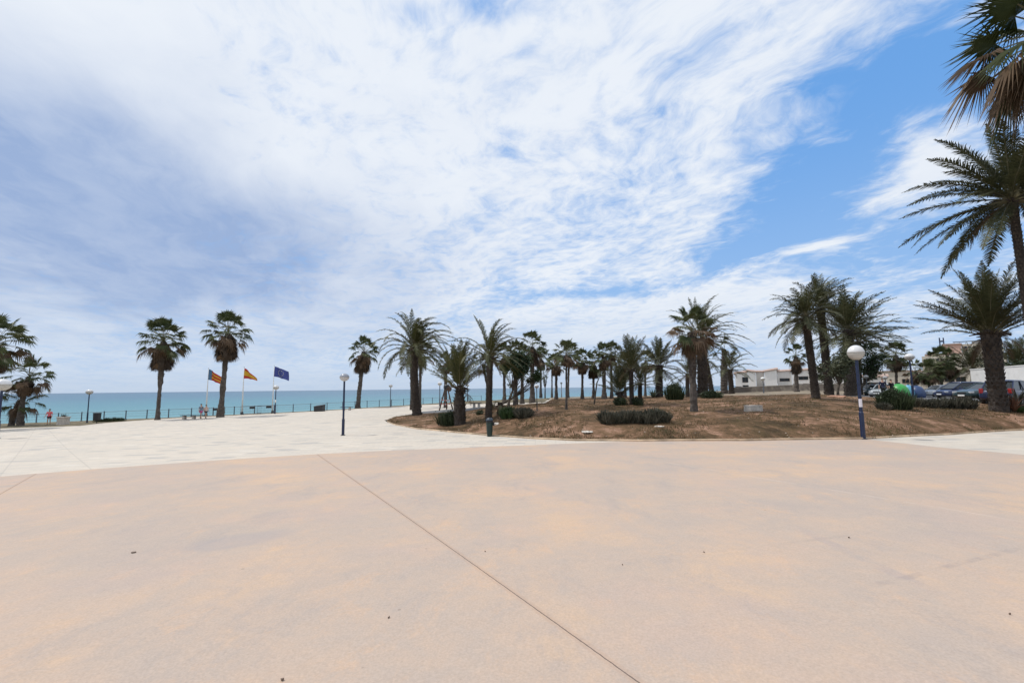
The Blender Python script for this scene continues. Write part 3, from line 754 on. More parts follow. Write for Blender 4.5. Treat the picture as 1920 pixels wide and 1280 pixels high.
for i, (bx, by, tx, ty, wp, cp, sk, lb) in enumerate([
        (946, 756, 945, 668, 7, 26, (26, 9), 'fan palm standing close behind the stump with orange dead fronds'),
        (967, 759, 966, 664, 9, 28, (28, 10), 'dark fan palm with green round leafy tree around its trunk top'),
        (979, 757, 980, 668, 8, 24, (24, 9), 'fan palm second to the right of the orange stump, at the path'),
        (998, 755, 998, 650, 10, 30, (36, 11), 'tall fan palm left of the small lantern lamp, with thick dark skirt'),
        (1014, 744, 1014, 672, 5, 22, (22, 8), 'fan palm just behind the small lantern lamp'),
        (1035, 745, 1035, 680, 3.5, 15, (12, 5), 'thinnest fan palm, tiny crown, right of the small lantern lamp'),
        (1043, 748, 1043, 682, 6.5, 22, (22, 8), 'fan palm with round skirt directly left of the double palm in mid lawn'),
        (1065, 746, 1067, 668, 5, 26, (20, 8), 'fan palm standing close behind the nearer one in mid lawn'),
        (1062, 768, 1062, 664, 4.5, 30, (22, 8), 'slim fan palm standing nearest on the lawn left of the lavender hedge'),
        (1092, 748, 1092, 677, 6, 26, (24, 8), 'fan palm in the back row with gap of sky on both sides'),
        (1113, 746, 1113, 683, 6, 26, (26, 10), 'fan palm with wide dark skirt behind the crooked bare sapling'),
        (1133, 748, 1132, 668, 9, 27, (26, 9), 'stout fan palm just right of the crooked bare sapling'),
        (1147, 747, 1146, 664, 6, 25, (20, 8), 'fan palm behind the lavender hedge, second right of the crooked sapling'),
        (1172, 745, 1172, 684, 6, 24, (28, 10), 'fan palm with dark skirt seen between two feather palms'),
        (1210, 743, 1210, 678, 5, 25, (20, 7), 'fan palm in the back row just left of the thick grey-trunked feather palm')]):
    fan_palm(lb, (bx, by), (tx, ty), wp * .85, cp * 1.1, 40 + i, n=27, skirt=sk, deadn=6, nseg=16, prof=[(0, 1.6), (.12, 1.2), (.3, .9), (1, .8)], wind=(.12, 0, 0))
date_palm('young feather palm with low wide fronds behind the left end of the lavender hedge', (1165, 758), (1162, 734), 13, 60, 60, n=24, droop=.35, elmin=30, elmax=86, nl=36, wind=(-.05, 0, 0), dead=2)
date_palm('feather palm with upright fan of fronds behind the lavender hedge', (1185, 758), (1183, 692), 9.5, 66, 61, n=34, droop=.30, elmin=22, elmax=88, nl=30, wind=(.05, 0, 0), dead=3)
date_palm('small feather palm right beside the upright feather palm, with bushy trunk', (1200, 757), (1200, 718), 9, 50, 62, n=24, droop=.6, elmin=0, elmax=85, nl=34, wind=(.1, 0, 0), dead=2)
date_palm('feather palm with thick pale trunk left of the round dark bush', (1236, 744), (1236, 684), 15, 54, 63, n=42, droop=.55, elmin=-25, elmax=88, nl=38, wind=(.05, 0, 0), dead=4)
date_palm('low feather palm hidden left of the ragged lawn palm', (1289, 743), (1289, 700), 8, 44, 64, n=20, droop=.8, elmin=-10, wind=(-.1, 0, 0), nl=32)
date_palm('thick feather palm swept to the right behind the ragged fan palm on the lawn', (1318, 744), (1316, 636), 21, 88, 65, n=44, droop=1.15, elmin=-5, elmax=86, wind=(.45, 0, .12), nl=32, dead=5, ll=.12)
date_palm('leaning trunk feather palm right behind the thick one in the lawn clump', (1335, 738), (1323, 672), 10, 44, 66, n=20, droop=.9, elmin=-30, wind=(.2, 0, 0), nl=34)
fan_palm('ragged fan palm with brown broken leaves, alone in front on the lawn', (1301, 771), (1297, 622), 13, 56, 67, n=26, skirt=(30, 11), deadn=26, wind=(.0, 0, 0), blade=.5, gf=.45, prof=[(0, 1.4), (.08, 1.1), (.3, 1.0), (.75, 1.25), (1, 1.3)], boot=(.45, 1.0))
fan_palm('fan palm with three round leaf tufts behind the right side of the lawn clump', (1358, 738), (1358, 655), 13, 26, 68, n=10, deadn=2, elmin=10, skirt=(0, 0), prof=[(0, 1.1), (.5, 1.0), (1, .7)])
date_palm('feather palm with fronds bent right, between the lawn clump and white houses', (1372, 738), (1368, 692), 11, 48, 69, n=24, droop=.9, elmin=0, elmax=85, wind=(.4, 0, 0), nl=36, dead=2)
fan_palm('fan palm in front of the white houses, left of the three tall palms', (1494, 734), (1492, 668), 8.5, 26, 70, n=22, skirt=(32, 9), deadn=4, wind=(0, 0, 0))
date_palm('left one of the tall leaning palms in the right of the lawn', (1530, 747), (1510, 596), 17, 74, 71, n=62, droop=1.15, elmin=-20, elmax=85, wind=(.08, 0, 0), nl=36, dead=4)
date_palm('tallest middle palm of the leaning group in the right of the lawn', (1555, 740), (1538, 577), 18, 72, 72, n=56, droop=1.0, elmin=-10, elmax=85, wind=(.25, 0, .05), nl=36, dead=3)
date_palm('massive trunk palm of the group, nearest to the white globe lamp', (1594, 742), (1590, 618), 23, 88, 73, n=58, droop=.6, elmin=-25, elmax=85, wind=(.35, 0, .12), nl=36, dead=4, flare=1.1)
date_palm('dark trunk palm tucked behind the massive one beside the lamp pole', (1610, 740), (1606, 640), 17, 88, 74, n=34, droop=.5, elmin=-35, elmax=60, wind=(.5, 0, .22), nl=32, dead=2)
# ---- right side near
date_palm('stout feather palm with knobbly curved trunk at the right, near the parked cars', (1874, 771), (1856, 618), 38, 128, 80, n=64, droop=.42, elmin=22, elmax=86, nl=70, ll=.16, wd=.010, dead=7, wind=(.04, 0, 0), stub=22, fat=[(0, 1.25), (.12, 1.12), (.4, 1.0), (.75, 1.08), (.92, 1.15), (1, .8)])
date_palm('tall feather palm with spread grey-green fronds cut by the right edge', (1958, 800), (1897, 372), 24, 176, 81, n=62, droop=.62, elmin=-30, elmax=80, nl=100, ll=.15, dead=3, wind=(-.04, 0, 0), wd=.010)
fan_palm('towering fan palm at the top right corner with shredded brown leaves', (2078, 812), (1978, 66), 26, 200, 82, n=20, deadn=20, wind=(0, 0, 0), blade=.60, elmin=-25, nseg=40, skirt=(0, 0), elmax=75, split=.36, deaddir=3.4, gf=.42)
# ---- beyond the car park
def far_at(px, r):
    th = th_px(px); X, Y = r * math.sin(th), r * math.cos(th); return Vector((X, Y, Zs(X, Y)))
fan_palm('fan palm with brown skirt behind the green recycling container', far_at(1684, 95), (1680, 666), 6, 30, 90, n=46, elmin=-40, skirt=(30, 10), deadn=4, nseg=16, wind=(0, 0, 0))
fan_palm('small fan palm right behind the car park lamp', far_at(1717, 100), (1716, 696), 6, 24, 91, n=18, skirt=(24, 9), deadn=4, nseg=16)
fan_palm('broad bushy fan palm in front of the hotel', far_at(1768, 95), (1765, 676), 8, 30, 92, n=60, elmin=-50, skirt=(34, 12), deadn=4, nseg=16)
fan_palm('lower fan palm left of the broad bushy one below the hotel', far_at(1746, 92), (1743, 697), 7, 26, 93, n=50, elmin=-50, skirt=(20, 10), deadn=4, nseg=16)
fan_palm('slim fan palm between the bushy one and the wide feather palm', far_at(1786, 98), (1786, 684), 5, 24, 94, n=20, skirt=(26, 9), deadn=6, nseg=16)
date_palm('wide feather palm below the hotel, left of the white boundary wall', far_at(1828, 96), (1826, 690), 12, 54, 95, n=46, droop=.55, elmin=-15, nl=34, dead=2)
date_palm('feather palm rising above the white wall at the right edge', far_at(1914, 90), (1908, 684), 12, 62, 96, n=40, droop=.4, elmin=5, nl=36, dead=1)

# ------------------------------------------------------------------ street lamps
def street_lamp(label, base, globe, rpx, wpx, pole_mat=None, upper=None, lower=None, sleeve=.32, band=None, notice=False, group='globe street lamps', flat=.84, bpt=None, fin=False):
    B = bpt if bpt is not None else at(*base); T = over(B, *globe); k = mpp(B); ob = math.hypot(1, B.x / B.y)
    H = T.z - B.z; gr = rpx * k / (ob ** .5); rw = wpx * k / 2 / ob; lean = Vector((T.x - B.x, 0, 0)) * 0
    e = empty('street_lamp', B, label, 'street lamp', group)
    pm = pole_mat or M_blue; top = H - gr * .80
    mb = MB(); mb.lathe([(rw * 1.02, -.1), (rw * 1.02, H * sleeve), (rw * .95, H * sleeve + .02), (rw * .74, H * sleeve + .05), (rw * .70, top * .7), (rw * .66, top)], 20)
    mb.build('pole', pm, e, smooth=False)
    mb = MB(); mb.lathe([(rw * 1.7, -.02), (rw * 1.7, .015), (rw * 1.1, .03)], 16); mb.build('base_plate', M_dark, e)
    mb = MB(); mb.lathe([(rw * .8, top - .02), (rw * 1.05, top + .03), (gr * .42, top + gr * .10), (gr * .45, top + gr * .22)], 20); mb.build('collar', M_white, e, smooth=True)
    prof = lambda a0, a1: [(gr * math.cos(a0 + (a1 - a0) * i / 10), H + gr * flat * math.sin(a0 + (a1 - a0) * i / 10)) for i in range(11)]
    mb = MB(); mb.lathe(prof(R(1), R(88)), 32); mb.build('globe_top', upper or M_globe_u, e, smooth=True)
    mb = MB(); mb.lathe(prof(R(-74), R(-1)), 32); mb.build('globe_bottom', lower or M_globe_l, e, smooth=True)
    mb = MB(); mb.lathe([(gr * .985, H - .012), (gr * 1.02, H - .012), (gr * 1.02, H + .012), (gr * .985, H + .012)], 32); mb.build('seam_ring', M_conc, e, smooth=True)
    mb = MB(); mb.box((0, -rw * 1.0, H * .17), (rw * .9, rw * .12, H * .07)); mb.build('access_door', pm, e, bevel=.004)
    for q in range(4):
        mb = MB(); a_ = q * math.pi / 2 + .78; mb.lathe([(.014, .0), (.014, .045), (.008, .05)], 6, c=(rw * 1.45 * math.cos(a_), rw * 1.45 * math.sin(a_), 0)); mb.build('bolt', M_steel, e)
    if band:
        mb = MB(); mb.lathe([(rw * 1.08, H * band[0]), (rw * 1.08, H * band[1])], 16); mb.build('painted_band', M_white, e, smooth=True)
    if notice:
        mb = MB()
        for j in range(2):
            pass
        n = 10; hh0, hh1 = H * .368, H * .462
        for i in range(n + 1):
            a = math.pi * (1.02 + .80 * i / n); mb.v += [(rw * .80 * math.cos(a), rw * .80 * math.sin(a), hh0), (rw * .80 * math.cos(a), rw * .80 * math.sin(a), hh1)]
        for i in range(n): mb.f.append((2 * i, 2 * i + 2, 2 * i + 3, 2 * i + 1)); mb.m.append(0)
        o = mb.build('paper_notice', mat('notice_paper', color=(.72, .68, .72), var=.1, vscale=25), e)
    return e

M_smoke = mat('smoked_dome', color=(.30, .32, .36), rough=.25)
M_clear = mat('frosted_glass', color=(.66, .64, .63), rough=.3, trans=.3)
street_lamp('nearest globe lamp with blue pole and paper notice, at the lawn edge', (1619, 823), (1607.5, 661), 15.5, 9.5, notice=True, sleeve=.30, flat=1.04)
street_lamp('blue globe lamp with grey dome standing alone on the cream paving', (643, 816), (644, 707), 9, 5.4, upper=M_smoke, lower=M_clear, sleeve=.27)
street_lamp('blue globe lamp with cream lower half cut by the left edge of the photo', (-6, 822), (0, 721), 16, 9)
street_lamp('blue globe lamp between the stone planter and the black bin', (163, 792.5), (165.5, 734.5), 6.6, 3.4)
street_lamp('globe lamp with white band on its pole beside the blue starred flag', (515.5, 775.5), (517, 726), 5.4, 2.5, band=(.42, .53))
street_lamp('globe lamp by the railing left of the big wind-swept palm', (732, 763), (732.5, 723), 3.6, 2.2, pole_mat=M_rail)
street_lamp('globe lamp standing directly left of the wooden props', (824.5, 761), (824, 719), 4.2, 2.6, pole_mat=M_rail)
street_lamp('globe lamp by the railing between the fat palm and the litter bin palm', (876.5, 753), (876, 722), 3.2, 2.0, pole_mat=M_rail)
street_lamp('small lantern lamp on dark pole in the lawn among the palms', (1007, 769), (1007.5, 724), 4.2, 2.2, pole_mat=M_dark)
street_lamp('globe lamp at the front of the car park left of the blue cars', (1713, 748), (1709, 669), 9, 5.2, bpt=None)
street_lamp('distant globe lamp in front of the white houses', None, (1434, 710), 4.2, 2.2, pole_mat=M_rail, bpt=far_at(1434, 105), upper=M_white)
street_lamp('globe lamp pair member nearer to the dark leafy tree, by parked cars', None, (1629, 706), 4.6, 2.4, pole_mat=M_rail, bpt=far_at(1629, 80))
street_lamp('distant globe lamp just left of the green container', None, (1664, 708), 4.2, 2.4, pole_mat=M_rail, bpt=far_at(1665, 92))
street_lamp('grey lamp post standing far in the back row of fan palms', (1053, 745), (1052.5, 718), 2.2, 2.2, pole_mat=M_steel, upper=M_steel, lower=M_steel)

# ------------------------------------------------------------------ flags
def flagpole(label, base, top, wpx):
    B = at(*base); T = over(B, *top); k = mpp(B); H = T.z - B.z
    e = empty('flagpole', B, label, 'flagpole', 'flagpoles by the sea'); r_ = wpx * k / 2
    mb = MB(); mb.tube([(0, 0, 0), (0, 0, H * .55), (0, 0, H)], [r_, r_ * .7, r_ * .35], 12); mb.build('mast', M_white, e, smooth=True)
    mb = MB(); mb.lathe([(r_ * .2, H), (r_ * .6, H + .05), (r_ * .2, H + .1)], 10); mb.build('finial', M_steel, e, smooth=True)
    mb = MB(); mb.lathe([(r_ * 1.8, 0), (r_ * 1.8, .3), (r_ * 1.2, .36)], 12); mb.build('socket', M_dark, e)
    return B, H, k
def flag(name, label, pole, wpx, hpx, fall, narrow, paint, mats, stars=None):
    B, H, k = pole; L, h = wpx * k, hpx * k; nu, nv = 36, 18; mb = MB()
    def pos(u, v):
        x_ = L * u * (.96); sag = fall * k * (u ** 1.15)
        hh = h * (1 - narrow * u)
        ph = 9 * u - 1.5 * v
        return (x_ + .06, .13 * L * math.sin(ph) * (.3 + u), -sag - v * hh + .03 * L * math.sin(ph * 1.3 + 1) * u)
    for j in range(nv + 1):
        for i in range(nu + 1): mb.v.append(pos(i / nu, j / nv))
    for j in range(nv):
        for i in range(nu):
            a_ = j * (nu + 1) + i; mb.f.append((a_, a_ + 1, a_ + nu + 2, a_ + nu + 1)); mb.m.append(paint((i + .5) / nu, (j + .5) / nv))
    # thickness: a second skin just behind
    n0 = len(mb.v); f0 = list(mb.f); m0 = list(mb.m)
    mb.v += [(a_, b_ + .006, c_) for a_, b_, c_ in mb.v]
    for f_, q in zip(f0, m0): mb.f.append(tuple(n0 + i for i in reversed(f_))); mb.m.append(q)
    if stars is not None:
        for s_ in range(12):
            a_ = s_ / 12 * 6.283; u0 = .48 + .19 * math.cos(a_) * h / L * 1.7; v0 = .5 + .30 * math.sin(a_)
            c = Vector(pos(u0, v0)); e1 = (Vector(pos(u0 + .02, v0)) - c).normalized(); e2 = (Vector(pos(u0, v0 - .02)) - c).normalized()
            nrm = e1.cross(e2).normalized(); 
            if nrm.y > 0: nrm = -nrm
            vs = []
            for q in range(10):
                rr = h * (.062 if q % 2 == 0 else .026); aa = math.pi / 2 + q * math.pi / 5
                vs.append(tuple(c + nrm * .015 + e1 * rr * math.cos(aa) + e2 * rr * math.sin(aa)))
            mb.add(vs, [tuple(range(10))], stars)
    o = mb.build(name, mats, loc=(B.x, B.y, B.z + H - .06))
    return tag(o, label, 'flag', 'flags flying by the sea')
fr_ = lambda n, c: mat(n, color=c, rough=.75, trans=.35)
C_y, C_r, C_b, C_lb, C_st = fr_('flag_yellow', (.75, .50, .05)), fr_('flag_red', (.62, .06, .04)), fr_('flag_blue', (.09, .12, .38)), fr_('flag_light_blue', (.14, .27, .42)), fr_('star_white', (.70, .68, .55))
pv = flagpole('white flagpole behind the walking couple', (386, 780), (389.2, 691), 2.6)
ps = flagpole('white flagpole carrying the red and yellow flag, left end of the barriers', (453.5, 777), (456.5, 689), 2.8)
pe = flagpole('white flagpole behind the lamp with the white band', (510.5, 774.5), (513, 686), 2.4)
flag('flag', 'striped yellow and red flag with light blue band along its pole', pv, 25, 20, 16, .35, lambda u, v: 2 if u < .22 else (1 if int(v * 5 + 1) % 2 else 0), [C_y, C_r, C_lb])
flag('flag', 'red and yellow flag hanging to a narrow tip beside the tall shaggy palm', ps, 24, 20, 20, .82, lambda u, v: 0 if .22 < v < .72 else 1, [C_y, C_r])
flag('flag', 'blue flag with a ring of pale stars blowing to the right', pe, 27, 19, 10, .12, lambda u, v: 0, [C_b, C_st], stars=1)

# ------------------------------------------------------------------ railing along the sea
def rail_curve():
    P = []; th = R(-62)
    while th < th_px(905):
        e_ = rE(th) - .12; P.append(Vector((e_ * math.sin(th), e_ * math.cos(th), 0))); th += R(.12)
    return P
RC = rail_curve(); acc = [0]
for i in range(1, len(RC)): acc.append(acc[-1] + (RC[i] - RC[i - 1]).length)
def rail_at(s_):
    i = int(np.searchsorted(acc, s_)); i = min(max(i, 1), len(acc) - 1); f_ = (s_ - acc[i - 1]) / max(1e-6, acc[i] - acc[i - 1])
    p = RC[i - 1].lerp(RC[i], f_); return Vector((p.x, p.y, Pz(p.x, p.y)))
e = empty('railing', rail_at(0), 'long metal railing with dark posts along the sea edge of the promenade', 'railing')
o0 = Vector(e.location); s_ = .3; post_me = None; posts = []
while s_ < acc[-1]:
    p = rail_at(s_) - o0; posts.append(p)
    if post_me is None:
        mb = MB(); mb.box((0, 0, .52), (.085, .085, 1.08)); mb.box((0, 0, .02), (.2, .2, .04)); mb.box((0, 0, 1.075), (.11, .11, .03))
        po = mb.build('post', M_rail, e, bevel=.006); po.location = p; post_me = po
    else:
        po = post_me.copy(); col.objects.link(po); po.parent = e; po.location = p
    s_ += 2.35
for zz_, rr in ((1.0, .026), (.68, .012), (.38, .012)):
    mb = MB(); mb.tube([p + Vector((0, -.0, zz_)) for p in posts], rr, 6); mb.build('rail', M_steel, e)

def crowd_barrier(label, base, dirpx):
    B = at(*base); B2 = at(*dirpx); d = (B2 - B); rz = math.atan2(d.y, d.x)
    e = empty('crowd_barrier', B, label, 'crowd barrier', 'metal crowd barriers by the flagpoles', rz)
    mb = MB(); L = 2.3
    mb.tube([(-L / 2, 0, .15), (-L / 2, 0, 1.08), (L / 2, 0, 1.08), (L / 2, 0, .15), (-L / 2, 0, .15)], .026, 6); mb.build('frame', M_rail, e)
    mb = MB()
    for i in range(1, 14): mb.tube([(-L / 2 + L * i / 14, 0, .15), (-L / 2 + L * i / 14, 0, 1.08)], .008, 4)
    mb.build('bars', M_steel, e)
    for sx in (-.8, .8):
        mb = MB(); mb.box((sx, 0, .03), (.05, .5, .04)); mb.box((sx, 0, .09), (.05, .05, .12)); mb.build('foot', M_dark, e)
    mb = MB(); mb.box((.15, -.04, .88), (.62, .02, .26)); mb.build('sign_plate', M_black, e, bevel=.01)
crowd_barrier('crowd barrier just right of the red and yellow flag pole', (470, 777), (480, 776.5))
crowd_barrier('crowd barrier left of the lamp with the white band', (501, 775.5), (511, 775))
crowd_barrier('crowd barrier partly behind the shaggy palm trunk near the couple', (401, 781), (411, 780.5))

# ------------------------------------------------------------------ benches, bins, boxes
def bench(label, c, wpx, rz, sup=(-.36, .1), l2=None):
    B = at(*c); k = mpp(B); ob = math.hypot(1, B.x / B.y); L = wpx * k / (ob if rz == 0 else 1)
    e = empty('bench', B, label, 'bench', 'slab benches by the railing', rz)
    mb = MB()
    for j in range(4): mb.box((0, -.19 + j * .127, .44), (L, .11, .06))
    mb.build('seat', M_woodd, e, bevel=.008)
    for s_ in sup:
        mb = MB(); mb.box((s_ * L, 0, .19), (.24, .42, .44), taper=.9); mb.build('leg', M_conc, e, bevel=.02)
bench('long dark slab bench on two concrete blocks left of the walking couple', (361, 786), 52, 0, (-.36, .05))
bench('dark slab bench seen behind the grey-domed lamp pole', (650, 769), 24, 0, (-.25, .25))
bench('slab bench standing on the path behind the litter bin palm', (893, 764), 20, 0, (-.2, .25))

def planter():
    B = at(118, 796); k = mpp(B); e = empty('stone_planter', B, 'square pale stone planter with dry stalks, right of the person in pink', 'planter')
    mb = MB(); W_ = .66; h = .78
    mb.box((0, 0, h * .47), (W_ * 1.05, W_ * 1.05, h * .94), taper=1.05); mb.box((0, 0, h), (W_ * 1.28, W_ * 1.28, .09)); mb.box((0, 0, .04), (W_ * 1.15, W_ * 1.15, .1))
    mb.build('tub', M_stone, e, bevel=.02)
    rnd = random.Random(5); mb = MB()
    for i in range(60):
        a_ = rnd.uniform(0, 6.28); r_ = rnd.uniform(0, .25); o = Vector((r_ * math.cos(a_), r_ * math.sin(a_), h)); t_ = o + Vector((rnd.uniform(-.25, .25), rnd.uniform(-.2, .2), rnd.uniform(.15, .38)))
        mb.tube([o, t_], [.012, .004], 3)
    mb.build('dry_plant', M_lav, e)
planter()
B = at(181, 793.5); e = empty('litter_bin', B, 'black square bin on a post beside the low hedge at the left', 'litter bin')
mb = MB(); mb.tube([(0, 0, 0), (0, 0, .35)], .035, 8); mb.build('post', M_dark, e)
mb = MB(); mb.box((0, 0, .68), (.52, .40, .72), taper=1.06); mb.build('bucket', M_black, e, bevel=.03)
mb = MB(); mb.box((0, 0, 1.08), (.60, .46, .07)); mb.build('lid', M_black, e, bevel=.02)
B = at(599, 771); e = empty('storage_box', B, 'dark chest with sloping lid standing at the railing', 'box', rz=-.1)
mb = MB(); w_, d_ = .62, .4
v = [(-w_, -d_, .0), (w_, -d_, .0), (w_, d_, .0), (-w_, d_, .0), (-w_, -d_, .62), (w_, -d_, .78), (w_, d_, .9), (-w_, d_, .74)]
mb.add(v, [(3, 2, 1, 0), (4, 5, 6, 7), (0, 1, 5, 4), (1, 2, 6, 5), (2, 3, 7, 6), (3, 0, 4, 7)]); mb.build('chest', M_dark, e, bevel=.03)
v = [(-w_ - .04, -d_ - .04, .625), (w_ + .04, -d_ - .04, .785), (w_ + .04, d_ + .04, .91), (-w_ - .04, d_ + .04, .75)]
mb = MB(); mb.add(v + [(a_, b_, c_ + .06) for a_, b_, c_ in v], [(3, 2, 1, 0), (4, 5, 6, 7), (0, 1, 5, 4), (1, 2, 6, 5), (2, 3, 7, 6), (3, 0, 4, 7)]); mb.build('lid', M_black, e, bevel=.015)

B = at(918, 818); k = mpp(B); H = 35 * k; r_ = 6.2 * k
e = empty('litter_bin', B, 'round dark green litter bin with domed lid at the lawn corner', 'litter bin')
mb = MB(); mb.lathe([(r_ * .70, 0), (r_ * .74, .03), (r_ * .92, H * .35), (r_ * 1.0, H * .70), (r_ * 1.05, H * .715), (r_ * 1.05, H * .735)], 28); mb.build('body', M_bin, e, smooth=False)
mb = MB(); mb.lathe([(r_ * .98, H * .735), (r_ * 1.02, H * .76), (r_ * 1.0, H * .84)], 28); mb.build('collar', M_black, e, smooth=True)
mb = MB(); mb.lathe([(r_ * 1.1, H * .84), (r_ * 1.06, H * .87), (r_ * .9, H * .94), (r_ * .55, H * .99), (r_ * .1, H)], 28); mb.build('domed_lid', mat('lid_blue_grey', color=(.03, .045, .065), rough=.4), e, smooth=True)
mb = MB(); mb.box((r_ * 1.25, 0, H * .66), (r_ * .5, r_ * .5, H * .2)); mb.build('ash_box', M_black, e, bevel=.02)
mb = MB(); mb.tube([(r_ * .2, r_ * 1.05, 0), (r_ * .2, r_ * 1.05, H * .8)], .025, 6); mb.build('post', M_dark, e)

# wooden props round the young fan palm
B = at(837, 768); k = mpp(B); e = empty('wooden_props', B, 'tripod of dark wooden props bound round a thin palm', 'tree support')
def wp(px, py, dy=0):
    p = over(B, px, py) - B; return Vector((p.x, dy, p.z))
for a_, b_, q, dy in (((824.5, 770), (836, 722), .9, -.4), ((849.5, 768), (838.5, 724), .8, -.3), ((835, 762), (837, 724), .8, 1.0)):
    p0 = wp(*a_, dy); p0.z = max(p0.z, -.15) if dy < .5 else 0
    mb = MB(); mb.tube([p0, wp(*b_, 0)], [.075, .06], 8); mb.build('prop', M_wood, e)
mb = MB(); c0 = wp(837.5, 725); mb.lathe([(.30, c0.z - .22), (.34, c0.z - .1), (.32, c0.z + .14), (.22, c0.z + .24)], 12, c=(c0.x, 0, 0)); mb.build('binding', M_dark, e)
mb = MB(); mb.lathe([(.05, -.06), (.26, -.06), (.28, 0), (.26, .06), (.05, .06)], 16)
o = mb.build('cut_disc', M_wood, e); p_ = wp(843, 729); o.location = (p_.x, -.35, p_.z); o.rotation_euler = (R(80), 0, 0)
M_tape = mat('red_white_tape', lambda t, p, co: t.put(p.inputs['Base Color'], t.mix(t.math('GREATER_THAN', t.math('SINE', t.math('MULTIPLY', t.xyz(co)[0], 22.0)), 0.0), (.68, .66, .64), (.60, .10, .07))), rough=.5)
for (a_, b_, nm) in (((829.5, 749), (845.5, 750), 'upper'), ((827.5, 757), (847.5, 756.5), 'lower')):
    p0, p1 = B + wp(*a_, -.45), B + wp(*b_, -.38); mb = MB(); n = 8
    for i in range(n + 1):
        q = p0.lerp(p1, i / n) - p0; sag = -.05 * math.sin(math.pi * i / n); mb.v += [(q.x, q.y, q.z + sag - .05), (q.x, q.y, q.z + sag + .05), (q.x, q.y + .006, q.z + sag - .05), (q.x, q.y + .006, q.z + sag + .05)]
    for i in range(n):
        b = 4 * i; mb.f += [(b, b + 4, b + 5, b + 1), (b + 2, b + 3, b + 7, b + 6), (b + 1, b + 5, b + 7, b + 3)]; mb.m += [0, 0, 0]
    tag(mb.build('warning_tape', M_tape, loc=p0), '%s strip of red and white tape stretched between the wooden props' % nm, 'tape', 'tape on the wooden props')

# ------------------------------------------------------------------ broad-leaved trees and shrubs
def leafy(mb, rnd, c, rad, n, ls, m=0):
    """clumps of leaves scattered in an uneven ellipsoid"""
    nc = max(5, n // 40); cs = []
    for i in range(nc):
        v_ = Vector((rnd.gauss(0, 1), rnd.gauss(0, 1), rnd.gauss(0, 1))).normalized() * rnd.uniform(.35, 1.0)
        cs.append((Vector((c[0] + v_.x * rad[0] * .8, c[1] + v_.y * rad[1] * .8, c[2] + v_.z * rad[2] * .8)), rnd.uniform(.16, .36)))
    for i in range(n):
        cc, q = cs[rnd.randrange(nc)]
        v_ = Vector((rnd.gauss(0, .5), rnd.gauss(0, .5), rnd.gauss(0, .45))) * q * 1.25
        p = cc + Vector((v_.x * rad[0], v_.y * rad[1], v_.z * rad[2]))
        a1 = Vector((rnd.gauss(0, 1), rnd.gauss(0, 1), rnd.gauss(0, .8))).normalized(); a2 = a1.cross(Vector((rnd.gauss(0, 1), rnd.gauss(0, 1), rnd.gauss(0, 1)))).normalized()
        l = ls * rnd.uniform(.6, 1.4)
        mb.add([tuple(p), tuple(p + a1 * l * .5 + a2 * l * .22), tuple(p + a1 * l), tuple(p + a1 * l * .5 - a2 * l * .22)], [(0, 1, 2, 3)], m)
    return cs

def tree(label, base, crown, rx, ry, seed, m, n=2600, tw=5, ls=.28, lean=0, name='leafy_tree', bpt=None, extra=()):
    rnd = random.Random(seed); B = bpt if bpt is not None else at(*base); C = over(B, *crown); k = mpp(B)
    e = empty(name, B, label, 'tree', 'broad-leaved trees'); c = C - B; c.y = 0
    mb = MB(); cs = leafy(mb, rnd, c, (rx * k, rx * k * .9, ry * k), n, ls)
    for (px, py, r1, r2, nn) in extra:
        q = over(B, px, py) - B; cs += leafy(mb, rnd, (q.x, q.y * 0, q.z), (r1 * k, r1 * k, r2 * k), nn, ls)
    mb.build('crown', m, e)
    mb = MB(); fk = Vector((c.x * .45, 0, c.z * .38)); r0 = tw * k / 2
    mb.tube([(0, 0, -.2), (c.x * .15, .05, c.z * .18), fk], [r0 * 1.3, r0, r0 * .8], 9, jit=.08, rnd=rnd)
    mb.build('trunk', M_bark, e)
    mb = MB()
    for cc, q in cs[:26]:
        mid = fk.lerp(cc, .5) + Vector((rnd.uniform(-.2, .2), rnd.uniform(-.2, .2), -.15)); mb.tube([fk, mid, cc], [r0 * .5, r0 * .28, r0 * .08], 5, cap=False)
    mb.build('limbs', M_bark, e)
tree('round dark leafy tree wrapped among the fan palm trunks behind the stump', (952, 764), (972, 682), 26, 27, 101, M_leafd, 3600, 5, .22, extra=[(948, 690, 10, 14, 500), (1008, 705, 9, 16, 350)])
tree('thin leafy tree with sparse hanging leaves beside the lantern lamp', (1022, 745), (1022, 700), 11, 24, 102, M_leafo, 420, 2.4, .25)
tree('low leaning tree with long bare branches behind the litter bin palm', (931, 766), (1000, 712), 22, 12, 103, M_leafo, 500, 4.5, .2, extra=[(960, 722, 14, 8, 160)])
tree('grey-green olive-like tree behind the middle tall palm', (1571, 741), (1576, 688), 22, 30, 104, M_leafo, 2200, 4, .28, extra=[(1540, 700, 10, 22, 400), (1590, 665, 16, 18, 500)])
tree('dark leafy tree behind the white globe of the nearest lamp', (1606, 741), (1634, 688), 22, 34, 105, M_leafd, 2800, 5, .30, extra=[(1655, 668, 10, 6, 160), (1642, 648, 16, 8, 300), (1610, 655, 22, 14, 700)])
tree('flat dark pine tree showing above the roofs of the white houses', None, (1459, 697), 7, 3, 106, M_leafd, 500, 1.4, .8, bpt=far_at(1459, 230))

